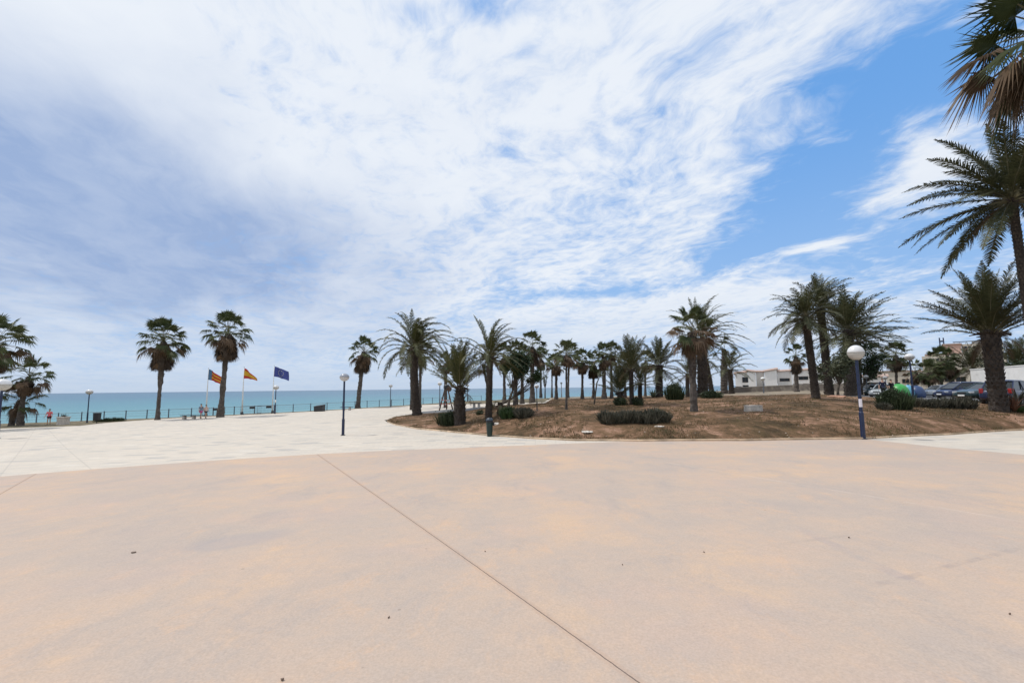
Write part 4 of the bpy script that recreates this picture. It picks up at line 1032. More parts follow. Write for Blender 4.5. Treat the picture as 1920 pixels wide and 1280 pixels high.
def shrub(label, base, wpx, hpx, seed, m, n=1500, ls=.09, name='round_shrub', cat='shrub', group='garden shrubs', upright=0, lobes=1):
    rnd = random.Random(seed); B = at(*base); k = mpp(B); ob = math.hypot(1, B.x / B.y); W_, H_ = wpx * k / 2 / ob ** .6, hpx * k
    e = empty(name, B, label, cat, group); mb = MB()
    for q in range(lobes):
        cx = 0 if lobes == 1 else -W_ + 2 * W_ * (q + .5) / lobes; rx_ = W_ if lobes == 1 else W_ / lobes * 1.5
        hh = H_ * (1 if lobes == 1 else rnd.uniform(.8, 1.08)); g0 = Zland(B.x + cx, B.y) - B.z
        if not upright:
            leafy(mb, rnd, (cx, 0, hh * .5 + g0), (rx_, max(rx_ * .8, .4), hh * .52), n // lobes, ls)
        for i in range(n // lobes if upright else n // (5 * lobes)):
            a_ = rnd.uniform(0, 6.28); r_ = rnd.random() ** .5; x_, y_ = cx + rx_ * r_ * .85 * math.cos(a_), min(rx_, .8) * r_ * math.sin(a_)
            o = Vector((x_, y_, g0 - .02)); out = Vector((math.cos(a_) * r_ * .3, math.sin(a_) * r_ * .3, 1)) * hh * rnd.uniform(.35, 1.12) * (1 - .30 * r_ ** 2)
            out.x += rnd.gauss(0, .11); out.y += rnd.gauss(0, .09); sd_ = Vector((rnd.gauss(0, 1), rnd.gauss(0, 1), 0)).normalized() * ls * .17
            mid = o + out * .6; mb.add([tuple(o - sd_ * .6), tuple(o + sd_ * .6), tuple(mid + sd_), tuple(mid - sd_), tuple(o + out)], [(0, 1, 2, 3), (3, 2, 4)])
    mb.build('foliage', m, e)
    mb = MB()
    for i in range(7):
        a_ = rnd.uniform(0, 6.28); mb.tube([(0, 0, -.05), (W_ * .4 * math.cos(a_), .2 * math.sin(a_), H_ * .6)], [.02, .008], 4)
    mb.build('stems', M_bark, e)
shrub('dense dark round shrub at the foot of the fat feather palm', (845, 796), 54, 27, 201, M_shrub, 3600, .10)
shrub('bright green round shrub right of the orange dead stump', (953, 784), 32, 25, 202, leafmat('green_shrub_leaf', (.02, .045, .014), (.06, .10, .03)), 1800, .09)
shrub('greyish feathery shrub right beside the bright green one', (982, 782), 32, 21, 203, M_lav, 1000, .18, upright=1)
shrub('tiny low dark shrub between fat palm and litter bin palm', (900, 777), 16, 9, 204, M_shrub, 600, .09)
shrub('wide low lavender hedge in the middle of the front lawn', (1190, 791), 124, 28, 205, M_lav, 3600, .20, name='lavender_hedge', cat='hedge', upright=1, lobes=7)
shrub('leafy dark shrub growing into the right end of the lavender hedge', (1232, 789), 36, 24, 212, M_shrub, 1300, .10)
shrub('large dark green bush right of the nearest lamp pole', (1678, 766), 62, 38, 206, M_shrub, 4200, .12)
shrub('dead grey twiggy bush at the lower left of the large dark bush', (1657, 768), 20, 16, 207, M_dead if False else M_lav, 600, .10, upright=1)
shrub('long lavender clump directly below the silver and blue cars', (1740, 765), 66, 24, 208, M_lav, 1900, .20, name='lavender_hedge', cat='hedge', upright=1, lobes=4)
shrub('loose lavender clump below the dark green car', (1798, 766), 58, 26, 209, M_lav, 1300, .20, name='lavender_hedge', cat='hedge', upright=1, lobes=3)
shrub('round dark bush standing free in the back of the lawn', (1265, 749), 34, 33, 210, M_shrub, 2200, .16)
shrub('low dark spreading shrub at the foot of the lawn clump of palms', (1335, 746), 42, 15, 211, M_shrub, 1600, .14)
shrub('small shrub at the foot of the young feather palm', (1164, 759), 26, 15, 213, M_shrub, 900, .12)
shrub('small shrub around the bushy trunk right of the upright feather palm', (1196, 759), 22, 14, 214, M_shrub, 700, .12)
shrub('dark low hedge in the bed behind the black bin', (205, 790), 60, 7, 215, M_shrub, 2400, .12, name='low_hedge', cat='hedge', lobes=4)
shrub('green creeping plants at the palm foot at the right edge', (1908, 771), 50, 12, 216, leafmat('green_creeper_leaf', (.03, .06, .015), (.09, .14, .04)), 1600, .10)

def agave(label, base, wpx, hpx, seed, m, n=26, name='agave_plant', wide=.06):
    rnd = random.Random(seed); B = at(*base); k = mpp(B); e = empty(name, B, label, 'plant', 'spiky garden plants'); mb = MB(); L = hpx * k
    for i in range(n):
        a_ = i * 2.4; el_ = R(rnd.uniform(18, 85)); d = Vector((math.cos(a_) * math.cos(el_), math.sin(a_) * math.cos(el_), math.sin(el_))); l = L * rnd.uniform(.7, 1.05)
        sd_ = d.cross(Vector((0, 0, 1)))
        sd_ = (sd_ if sd_.length > .05 else Vector((1, 0, 0))).normalized() * wide * l; p1 = d * l * .5 + Vector((0, 0, .05 * l)); p2 = d * l + Vector((0, 0, -.08 * l))
        mb.add([tuple(-sd_), tuple(sd_), tuple(p1 + sd_ * 1.1), tuple(p1 - sd_ * 1.1), tuple(p2)], [(0, 1, 2, 3), (3, 2, 4)])
    mb.build('leaves', m, e); mb = MB(); mb.tube([(0, 0, -.05), (0, 0, L * .25)], [L * .07, L * .03], 7); mb.build('stem', M_boot, e)
agave('small spiky agave left of the thick grey-trunked palm in the back row', (1225, 745), 20, 20, 301, M_agave, 24)
agave('spiky agave showing above the round dark bush', (1270, 741), 10, 32, 302, M_agave, 16, wide=.04)
M_yred = leafmat('reddish_yucca_leaf', (.10, .045, .03), (.30, .15, .09))
agave('reddish brown spiky yucca right beside the stout palm trunk', (1901, 772), 26, 40, 303, M_yred, 40, name='yucca_plant', wide=.035)
agave('tall dark yucca behind the reddish one at the right edge', (1909, 766), 26, 56, 304, M_lav, 44, name='yucca_plant', wide=.03)

# crooked sapling
B = at(1114, 758); e = empty('bare_sapling', B, 'crooked bare sapling leaning right in the mid lawn', 'tree', 'broad-leaved trees'); mb = MB(); P_ = [over(B, a_, b_) - B for a_, b_ in ((1114, 758), (1116.5, 738), (1119, 718), (1123, 709), (1125, 703))]
mb.tube(P_, [.06, .05, .045, .03, .015], 7); mb.build('trunk', M_bark, e)
mb = MB(); leafy(mb, random.Random(7), P_[-1] + Vector((0, 0, .1)), (.35, .3, .35), 70, .16); mb.build('leaves', M_leafo, e)

# ------------------------------------------------------------------ stones and the concrete slab
def stone(label, base, wpx, hpx, seed, m=M_stone, name='flat_stone', depth_=1.2):
    rnd = random.Random(seed); B = at(*base); k = mpp(B); bm = bmesh.new(); bmesh.ops.create_icosphere(bm, subdivisions=3, radius=1)
    for v_ in bm.verts:
        n_ = 1 + .35 * mnoise.noise(v_.co * 1.4 + Vector((seed, 0, 0))) + .12 * mnoise.noise(v_.co * 5)
        v_.co = Vector((v_.co.x * wpx * k / 2 * n_, v_.co.y * wpx * k / 2 * depth_ * n_, v_.co.z * hpx * k * n_ * .8))
    me = bpy.data.meshes.new(name); bm.to_mesh(me); bm.free(); me.materials.append(m); o = bpy.data.objects.new(name, me); col.objects.link(o); o.location = B
    return tag(o, label, 'stone', 'stones lying on the lawn')
stone('flat pale stone near the kerb below the left lawn', (1100, 809), 22, 2, 1)
stone('small white stone below the right end of the lavender hedge', (1236, 799), 16, 2, 2)
stone('pale rock at the right foot of the dense dark shrub', (866, 795), 15, 4, 3)
stone('small pale rock left in front of the dense dark shrub', (825, 797), 7, 3, 4)
stone('grey rock just right of the green litter bin', (931, 795), 11, 4, 5)
stone('low reddish earth lump between the two right tall palms', (1568, 744), 30, 4, 6, mat('red_earth', color=(.36, .19, .12), var=.3))
B = at(1413, 770); k = mpp(B); e = empty('concrete_slab', B, 'low rounded concrete block lying on the right part of the lawn', 'concrete block')
mb = MB(); mb.lathe([(20 * k * .92, -.1), (18.5 * k * .93, 7.0 * k), (17.8 * k * .93, 8.5 * k)], 9); o = mb.build('block', M_conc, e, bevel=.03); o.scale = (1, .6, 1)
mb = MB(); mb.lathe([(18.5 * k * .95, 8.5 * k), (18.7 * k * .95, 9.2 * k), (18 * k * .95, 10.4 * k)], 9); o = mb.build('cap', M_conc, e, bevel=.02); o.scale = (1, .6, 1)
mlit = mat('dry_leaf_litter', color=(.16, .11, .08), var=.4)
for i, (a_, b_, s_) in enumerate([(251, 1036, .055), (910, 1034, .02), (729, 1158, .022), (530, 1275, .03), (1320, 1035, .03), (1592, 1008, .03), (1894, 1152, .016), (1167, 1059, .018)]):
    B = at(a_, b_); rnd = random.Random(i); mb = MB(); n = 7; top_ = []; bot = []
    for q in range(n):
        aa = 6.283 * q / n; rr = .7 * s_ * rnd.uniform(.35, .8) * (1 if abs(math.cos(aa)) > .5 else .5); top_.append((rr * math.cos(aa), rr * math.sin(aa), .004 + rnd.uniform(0, .012))); bot.append((rr * .9 * math.cos(aa), rr * .9 * math.sin(aa), 0.001))
    mb.add(bot + top_, [tuple(range(n, 2 * n))] + [(q, (q + 1) % n, n + (q + 1) % n, n + q) for q in range(n)])
    o = mb.build('dry_leaf_bit', mlit, loc=B + Vector((0, 0, .002))); o.rotation_euler = (0, 0, rnd.uniform(0, 6)); tag(o, 'tiny dark scrap of dry leaf lying on the bare concrete', 'leaf litter', 'scraps of dry leaf on the concrete')

# ------------------------------------------------------------------ buildings
def facade_house(label, px0, px1, pyt, r, wins, m=None, roof=True, cat='house', dpt=9, group='row of white houses behind the lawn', name='white_house', slope=1.0, pyt2=None, zb=None, doors=()):
    A_, B_ = far_at(px0, r), far_at(px1, r); k = depth(A_) / F; zt = over(A_, px0, pyt).z; zt2 = zt if pyt2 is None else over(B_, px1, pyt2).z
    d = Vector((B_.x - A_.x, B_.y - A_.y, 0)); L = d.length; rz = math.atan2(d.y, d.x); z0 = A_.z - .8 if zb is None else zb
    e = empty(name, (A_.x, A_.y, z0), label, cat, group, rz); H1, H2 = zt - z0, zt2 - z0
    mb = MB(); v = [(0, 0, 0), (L, 0, 0), (L, dpt, 0), (0, dpt, 0), (0, 0, H1), (L, 0, H2), (L, dpt, H2), (0, dpt, H1)]
    mb.add(v, [(3, 2, 1, 0), (4, 5, 6, 7), (0, 1, 5, 4), (1, 2, 6, 5), (2, 3, 7, 6), (3, 0, 4, 7)]); mb.build('wall', m or M_wall, e)
    if roof:
        mb = MB(); o_ = .35; rr = .7 * slope
        v = [(-o_, -o_, H1), (L + o_, -o_, H2), (L + o_, dpt + o_, H2), (-o_, dpt + o_, H1), (-o_, -o_, H1 + .16), (L + o_, -o_, H2 + .16), (L + o_, dpt * .6, H2 + rr), (-o_, dpt * .6, H1 + rr), (L + o_, dpt + o_, H2 + .16), (-o_, dpt + o_, H1 + .16)]
        v = [(a_, b_, c_ + .004) for a_, b_, c_ in v]
        mb.add(v, [(3, 2, 1, 0), (0, 1, 5, 4), (4, 5, 6, 7), (7, 6, 8, 9), (1, 2, 8, 6, 5), (0, 4, 7, 9, 3), (2, 3, 9, 8)]); mb.build('roof', M_tile, e)
    for (fx, fz, ww, hh) in wins:
        x_, z_ = fx * L, fz * min(H1, H2)
        mb = MB(); t_ = .07
        for (cx, cz, a_, b_) in ((x_, z_ + hh / 2, ww + t_, t_), (x_, z_ - hh / 2, ww + t_, t_), (x_ - ww / 2, z_, t_, hh - t_), (x_ + ww / 2, z_, t_, hh - t_), (x_, z_, t_ * .7, hh - t_)): mb.box((cx, -.035, cz), (a_, .07, b_))
        wo_ = mb.build('window', M_shutter, e)
        mb = MB(); mb.box((x_, -.012, z_), (ww - t_, .024, hh - t_)); mb.build('pane', M_glass, wo_)
    for (fx, ww, hh) in doors:
        mb = MB(); mb.box((fx * L, -.03, .8 + hh / 2), (ww, .06, hh)); mb.build('door', M_shutter, e)
    return e, L, H1
hs = 150
facade_house('leftmost white house of the row, with two brown shuttered windows', 1382, 1406, 700.5, hs, [(.78, .70, 1.5, 1.5), (.82, .28, 1.8, 1.9), (.22, .26, 1.6, 1.4)], pyt2=697)
facade_house('white house with blank end wall, second in the row from the left', 1406.4, 1421, 695, hs - 2, [], pyt2=697.5)
facade_house('lower white house with dark garage opening behind the distant lamp', 1421.5, 1437, 697, hs + 3, [(.4, .20, 3.4, 1.7)], pyt2=697.5, doors=())
facade_house('white house with tall plain side wall right of the distant lamp', 1437.5, 1461, 697, hs - 4, [], pyt2=692)
facade_house('white house with arched terrace openings left of the bare tree', 1461.5, 1489, 697, hs + 2, [(.15, .25, 2.2, 1.2), (.55, .25, 2.2, 1.2), (.5, .62, 2.4, .8)], pyt2=695)
facade_house('white house behind the fan palm and leaning palm trunk', 1489.5, 1525, 695, hs, [(.3, .3, 2.4, 1.2), (.75, .3, 1.6, 1.4), (.6, .66, 2.2, .9)], pyt2=693)
facade_house('white house seen between the two tall leaning trunks', 1525.5, 1557, 691, hs - 3, [(.4, .3, 1.8, 1.4), (.4, .7, 1.6, 1.0)], pyt2=691)
facade_house('white house seen between the middle trunk and the massive trunk', 1557.5, 1605, 688, hs, [(.4, .3, 1.6, 1.4), (.7, .68, 1.5, 1.1)], pyt2=692)
facade_house('long low white building with dark openings behind the left parked cars', 1622, 1668, 707, 118, [(.12, .55, 1.6, 1.1), (.3, .55, 1.6, 1.1), (.48, .55, 1.6, 1.1)], cat='building', name='low_building', group='pale buildings behind the car park')
facade_house('plain pale building left of the car park lamp', 1634, 1716, 697, 150, [(.3, .7, 1.5, .9), (.85, .55, 1.3, 1.0)], m=M_wallc, cat='building', name='pale_building', group='pale buildings behind the car park', slope=.3)
facade_house('pale building between the bushy fan palms under the hotel', 1716.5, 1832, 696, 165, [(.15, .6, 1.8, 1.2), (.45, .6, 1.8, 1.2), (.62, .6, 1.8, 1.2), (.8, .6, 1.8, 1.2)], m=M_wallc, cat='building', name='pale_building', group='pale buildings behind the car park', slope=.5)
# hotel on the rise
r_h = 300
def block(e, base, px0, px1, py0, py1, m, name, dy=0, dpt=16, slopeL=0):
    A_, B_ = far_at(px0, r_h + dy), far_at(px1, r_h + dy); z0, z1 = over(A_, px0, py1).z, over(A_, px0, py0).z
    d = Vector((B_.x - A_.x, B_.y - A_.y, 0)); n_ = Vector((-d.y, d.x, 0)).normalized() * dpt; o = A_ - base; o.z = 0
    P_ = [o, o + d, o + d + n_, o + n_]; zz1 = [z1 + slopeL, z1, z1, z1 + slopeL]
    mb = MB(); mb.add([(p.x, p.y, z0 - base.z) for p in P_] + [(p.x, p.y, q - base.z) for p, q in zip(P_, zz1)], [(3, 2, 1, 0), (4, 5, 6, 7), (0, 1, 5, 4), (1, 2, 6, 5), (2, 3, 7, 6), (3, 0, 4, 7)])
    return mb.build(name, m, e), o, d, z0 - base.z, z1 - base.z
HB = far_at(1800, r_h); e = empty('hotel', HB, 'stepped pink and cream hotel on the rise behind the palms', 'building')
block(e, HB, 1738, 1900, 668, 715, M_wallc, 'lower_storeys', 0)
block(e, HB, 1752, 1895, 655.5, 668.3, M_wallc, 'middle_storeys', 4, slopeL=-3.2)
block(e, HB, 1780, 1815, 647, 663, M_pink, 'pink_gable', 1.5)
block(e, HB, 1815.4, 1895, 645, 656, M_wallc, 'upper_storeys', 7)
block(e, HB, 1744, 1782, 664, 668.5, M_tile, 'tiled_roof', 1)
block(e, HB, 1778, 1817, 644.8, 647, M_tile, 'tiled_roof', 1)
block(e, HB, 1836, 1890, 640, 645.3, M_wall, 'roof_terrace', 9)
for row, (yy0, yy1, xa, xb, n_, dy) in enumerate([(659, 663, 1820, 1892, 9, 3.6), (649, 653, 1820, 1892, 9, 6.6), (672, 677, 1745, 1892, 16, -.3), (683, 688, 1745, 1892, 16, -.3)]):
    for i in range(n_):
        xx0 = xa + (xb - xa) * (i + .15) / n_; xx1 = xa + (xb - xa) * (i + .75) / n_
        block(e, HB, xx0, xx1, yy0, yy1, M_glass, 'window', dy, .5)
block(e, HB, 1789, 1793.5, 653, 657, M_glass, 'window', 1.2, .5)
block(e, HB, 1800, 1860, 640.6, 641.4, M_rail, 'roof_pergola', 8, 3)
for xx in (1802, 1812, 1824, 1836): block(e, HB, xx, xx + .8, 641.4, 646.5, M_rail, 'pergola_post', 8.2, .3)
# rooftop letter
SB = far_at(1782, r_h + 2.5); e = empty('rooftop_sign', SB, 'large dark blue letter H standing on the hotel roof', 'sign')
HBs, r0_ = HB, r_h
for (x0_, x1_, y0_, y1_, nm) in ((1774, 1776.6, 633, 647.5, 'letter_stroke'), (1781.4, 1784, 633, 647.5, 'letter_stroke'), (1776.7, 1781.3, 638.2, 641, 'crossbar')):
    block(e, SB, x0_, x1_, y0_, y1_, M_blue, nm, 2.2, .6)

# white boundary wall and hedge at the right
def long_wall(name, label, cat, pts, thick, m, cap=None, group=None):
    """pts: (px, r, top px y)"""
    G = [far_at(a_, r_) for a_, r_, _ in pts]; T = [over(g_, a_, t_) for g_, (a_, _, t_) in zip(G, pts)]
    e = empty(name, G[0], label, cat, group); mb = MB(); mc = MB()
    for i in range(len(G) - 1):
        d = (G[i + 1] - G[i]); d.z = 0; n_ = Vector((-d.y, d.x, 0)).normalized() * thick; o = G[0]
        a0, a1 = G[i] - o, G[i + 1] - o
        v = [(a0.x, a0.y, -1), (a1.x, a1.y, -1), (a1.x + n_.x, a1.y + n_.y, -1), (a0.x + n_.x, a0.y + n_.y, -1)]
        zt = [T[i].z - o.z, T[i + 1].z - o.z]; v2 = [(v[0][0], v[0][1], zt[0]), (v[1][0], v[1][1], zt[1]), (v[2][0], v[2][1], zt[1]), (v[3][0], v[3][1], zt[0])]
        mb.add(v + v2, [(3, 2, 1, 0), (4, 5, 6, 7), (0, 1, 5, 4), (1, 2, 6, 5), (2, 3, 7, 6), (3, 0, 4, 7)])
        if cap:
            nn_ = n_.normalized() * .05
            c0 = [(v2[0][0] - nn_.x, v2[0][1] - nn_.y, zt[0] + .003), (v2[1][0] - nn_.x, v2[1][1] - nn_.y, zt[1] + .003), (v2[2][0] + nn_.x, v2[2][1] + nn_.y, zt[1] + .003), (v2[3][0] + nn_.x, v2[3][1] + nn_.y, zt[0] + .003)]
            mc.add(c0 + [(a_, b_, c_ + .12) for a_, b_, c_ in c0], [(3, 2, 1, 0), (4, 5, 6, 7), (0, 1, 5, 4), (1, 2, 6, 5), (2, 3, 7, 6), (3, 0, 4, 7)])
    mb.build('masonry', m, e)
    if cap: mc.build('coping', cap, e)
long_wall('boundary_wall', 'tall plain white boundary wall behind the stout palm at the right', 'wall', [(1827, 84, 693.5), (1870, 80, 690), (1935, 76, 685.5)], .3, M_wall, M_wall)
def b_drystone(t, p, co):
    vo = t.new('ShaderNodeTexVoronoi'); t.put(vo.inputs['Vector'], co); vo.inputs['Scale'].default_value = 2.2
    c = t.mix(t.xyz(vo.outputs['Color'])[0], (.16, .14, .12), (.32, .28, .23)); n = t.noise(co, .5, 4, .6)
    t.put(p.inputs['Base Color'], t.mix(t.maprange(n, .4, .65), c, (.14, .12, .105))); p.inputs['Roughness'].default_value = .95
M_dry = mat('stone_wall', b_drystone)
long_wall('stone_wall', 'long low grey stone wall between the lawn and the white houses', 'wall', [(1374, 128, 727), (1440, 126, 724), (1520, 124, 720.5), (1612, 120, 719)], .4, M_dry, M_conc)
# hedge over the wall
B = far_at(1905, 86); k = mpp(B); e = empty('clipped_hedge', B, 'green hedge rising above the white wall at the right edge', 'hedge'); mb = MB(); leafy(mb, random.Random(9), (2, 0, (over(B, 1905, 686) - B).z), (6, 1.2, .9), 2600, .3); mb.build('foliage', M_shrub, e)
mb = MB()
for i in range(6): mb.tube([(-2 + i * 1.6, 0, 0), (-2 + i * 1.6, 0, 3)], .06, 5)
mb.build('stems', M_bark, e)

# ------------------------------------------------------------------ recycling containers
def igloo(label, px, r, c, wpx, hpx):
    B = far_at(px, r); k = mpp(B); w_ = wpx * k / 2 / math.hypot(1, B.x / B.y) ** .5; h = hpx * k; e = empty('recycling_container', B, label, 'container', 'dome recycling containers')
    mb = MB(); mb.lathe([(w_ * .92, .05), (w_, h * .25), (w_ * .98, h * .45), (w_ * .86, h * .68), (w_ * .62, h * .87), (w_ * .3, h * .97), (w_ * .05, h)], 24); mb.build('dome', mat('container_plastic', color=c, rough=.4, var=.15), e, smooth=True)
    mb = MB(); mb.lathe([(w_ * .15, h * .98), (w_ * .18, h * 1.06), (w_ * .05, h * 1.08)], 10); mb.build('lifting_knob', M_dark, e)
    for a_ in (.7,):
        mb = MB(); mb.lathe([(.02, -.03), (.2, -.03), (.2, .03), (.02, .03)], 14); o = mb.build('opening', M_black, e); o.location = (w_ * .84 * math.cos(a_), w_ * .84 * math.sin(a_), h * .72); o.rotation_euler = (R(70), 0, a_ + math.pi / 2)
igloo('bright green dome recycling container behind the large dark bush', 1689, 58, (.045, .33, .07), 36, 27)
igloo('light blue dome recycling container left of the car park lamp', 1707, 60, (.13, .38, .55), 20, 25)
igloo('dark blue dome recycling container right of the light blue one', 1722, 61, (.03, .06, .15), 30, 24)

# ------------------------------------------------------------------ cars
def car(label, B, rz, color, L=4.1, W_=1.74, H_=1.46, seed=0, mpv=False, dirty=.1):
    e = empty('parked_car', B, label, 'car', 'parked cars', rz)
    pm = bpy.data.materials.new('car_paint'); pm.use_nodes = True; p = pm.node_tree.nodes['Principled BSDF']; p.inputs['Base Color'].default_value = color + (1,); p.inputs['Roughness'].default_value = .32; p.inputs['Metallic'].default_value = .1; p.inputs['Coat Weight'].default_value = .35
    hl = L / 2; belt = .92 if not mpv else 1.0; nose = hl
    # stations: x, z low, z top (bonnet/belt/boot), half width
    st = [(hl, .42, .58, .58), (hl - .06, .30, .68, .74), (hl - .25, .22, .76, .82), (hl - .7, .20, .86, .86), (hl - 1.15, .19, belt - .02, .87), (.3, .18, belt, .87), (-.6, .18, belt, .87), (-hl + .8, .19, belt + .02, .87), (-hl + .25, .22, belt, .84), (-hl + .05, .30, .86, .78), (-hl, .42, .70, .66)]
    mb = MB(); ring = []
    for (x_, zl, zt, hw) in st:
        hw = hw * W_ / 1.74; cs = [(-hw * .90, zl), (-hw, zl + (zt - zl) * .25), (-hw * 1.0, zl + (zt - zl) * .65), (-hw * .93, zt - .02), (-hw * .6, zt + .02), (0, zt + .035), (hw * .6, zt + .02), (hw * .93, zt - .02), (hw, zl + (zt - zl) * .65), (hw, zl + (zt - zl) * .25), (hw * .90, zl)]
        ring.append([len(mb.v) + i for i in range(len(cs))]); mb.v += [(x_, y_, z_) for y_, z_ in cs]
    for a_, b_ in zip(ring, ring[1:]):
        n = len(a_)
        for i in range(n): mb.f.append((a_[i], a_[(i + 1) % n], b_[(i + 1) % n], b_[i])); mb.m.append(0)
    mb.f += [tuple(reversed(ring[0])), tuple(ring[-1])]; mb.m += [0, 0]
    body = mb.build('body', pm, e, smooth=True)
    m_ = body.modifiers.new('sub', 'SUBSURF'); m_.levels = 1; m_.render_levels = 2
    # cabin glass and roof
    x0, x1, x2, x3 = (hl - 1.05, hl - 1.85, -hl + .75, -hl + .22) if not mpv else (hl - .75, hl - 1.75, -hl + .45, -hl + .12)
    hb, ht = .80 * W_ / 1.74, .62 * W_ / 1.74; zb_, zr = belt - .03, H_
    bot = [(x0, -hb * .9), (x0, hb * .9), (x3, hb * .88), (x3, -hb * .88)]; top_ = [(x1, -ht), (x1, ht), (x2, ht), (x2, -ht)]
    v = [(a_, b_, zb_) for a_, b_ in bot] + [(a_, b_, zr - .06) for a_, b_ in top_]
    names = ('windscreen', 'side_window', 'rear_window', 'side_window')
    for i in range(4):
        j = (i + 1) % 4; q = [Vector(v[i]), Vector(v[j]), Vector(v[4 + j]), Vector(v[4 + i])]; c = sum(q, Vector()) / 4; nrm = (q[1] - q[0]).cross(q[3] - q[0]).normalized()
        if nrm.dot(c - Vector((0, 0, 1))) < 0: nrm = -nrm
        q = [c + (p_ - c) * .985 for p_ in q]; qi = [p_ - nrm * .02 for p_ in q]; mb = MB()
        mb.add([tuple(p_) for p_ in q + qi], [(0, 1, 2, 3), (7, 6, 5, 4), (0, 4, 5, 1), (1, 5, 6, 2), (2, 6, 7, 3), (3, 7, 4, 0)]); mb.build(names[i], M_glass, e)
    mb = MB()
    for i in range(4): mb.tube([v[i], v[4 + i]], .045, 6)
    for s_ in (-1, 1):
        xm = (x1 + x2) / 2; mb.tube([(xm, s_ * hb * .96, zb_), (xm, s_ * ht * 1.02, zr - .06)], .035, 6)
        mb.tube([(x0, s_ * hb * .9, zb_), (x3, s_ * hb * .88, zb_)], .03, 5)
    mb.build('pillars', pm, e)
    mb = MB(); rx = [(x1 + .06, .90), (x1 - .25, 1.02), ((x1 + x2) / 2, 1.05), (x2 + .2, 1.0), (x2 - .08, .88)]; rg = []
    for (x_, q) in rx:
        hgt = zr - .05 + .06 * (q - .85) / .2; rg.append(len(mb.v)); mb.v += [(x_, -ht * 1.05, zr - .09), (x_, -ht * .85, hgt), (x_, 0, hgt + .025), (x_, ht * .85, hgt), (x_, ht * 1.05, zr - .09)]
    for a_, b_ in zip(rg, rg[1:]):
        for i in range(5): mb.f.append((a_ + i, b_ + i, b_ + (i + 1) % 5, a_ + (i + 1) % 5)); mb.m.append(0)
    mb.f += [tuple(rg[0] + i for i in range(5)), tuple(rg[-1] + i for i in reversed(range(5)))]; mb.m += [0, 0]
    mb.build('roof', pm, e, smooth=True)
    for sx, sy in ((hl - .78, 1), (hl - .78, -1), (-hl + .72, 1), (-hl + .72, -1)):
        wv = empty_part = None
        yy = sy * (W_ / 2 - .09)
        mb = MB(); mb.lathe([(.20, -.10), (.30, -.10), (.315, -.07), (.315, .07), (.30, .10), (.20, .10)], 24); t_ = mb.build('wheel', M_black, e, smooth=False); t_.location = (sx, yy, .315); t_.rotation_euler = (R(90), 0, 0)
        mb = MB(); mb.lathe([(.03, -.112), (.10, -.115), (.20, -.102), (.20, .102), (.10, .115), (.03, .112)], 12); mb.build('rim', M_steel, t_)
    lens = mat('lamp_lens', color=(.55, .57, .58), rough=.1, metal=.3); red = mat('tail_lens', color=(.35, .02, .02), rough=.2)
    for s_ in (-1, 1):
        mb = MB(); mb.box((hl - .16, s_ * .60, .66), (.24, .30, .15), rot=Matrix.Rotation(-s_ * .35, 3, 'Z')); mb.build('headlight', lens, e, bevel=.03)
        mb = MB(); mb.box((-hl + .10, s_ * .66, .84), (.20, .20, .30), rot=Matrix.Rotation(s_ * .25, 3, 'Z')); mb.build('tail_light', red, e, bevel=.03)
        mb = MB(); mb.box((hl - 1.25, s_ * (W_ / 2 + .07), belt + .06), (.12, .18, .12)); mb.build('mirror', pm, e, bevel=.03)
    mb = MB(); mb.box((hl - .02, 0, .62), (.06, .62, .10)); mb.build('grille', M_black, e)
    mb = MB(); mb.box((hl + .015, 0, .44), (.03, .50, .11)); mb.build('number_plate', M_white, e)
    mb = MB(); mb.box((-hl - .012, 0, .62), (.03, .50, .11)); mb.build('number_plate', M_white, e)
    return e
def cp(px, py): return at(px, py)
R0 = R(180)
car('silver hatchback between the car park lamp and the dark blue people carrier', cp(1762, 744), R0, (.36, .39, .42), H_=1.45)
car('dark blue people carrier in the middle of the parked row', cp(1803, 746.5), R0, (.018, .03, .085), L=4.4, H_=1.62, mpv=True)
car('dark green low coupe left of the stout palm trunk', cp(1858, 751.5), R0, (.012, .035, .04), L=4.3, H_=1.38)
car('dark blue car behind the stout palm trunk with red rear lamp', cp(1897, 757), R(25), (.015, .025, .07), L=4.2, H_=1.5)
car('pale silver car half hidden by the large dark bush', cp(1660, 744), R(210), (.42, .45, .47))
car('dark green car at the left end of the parked row', cp(1645, 741.5), R(210), (.02, .04, .035))
car('dark car furthest back beside the dark leafy tree', cp(1632, 738.5), R(210), (.02, .02, .025))
car('dark car parked beyond the blue people carrier, roof showing', cp(1836, 742), R(205), (.04, .05, .07), H_=1.5)
car('blue car at the far right edge behind the yuccas', cp(1937, 755), R(200), (.01, .02, .07), H_=1.5)

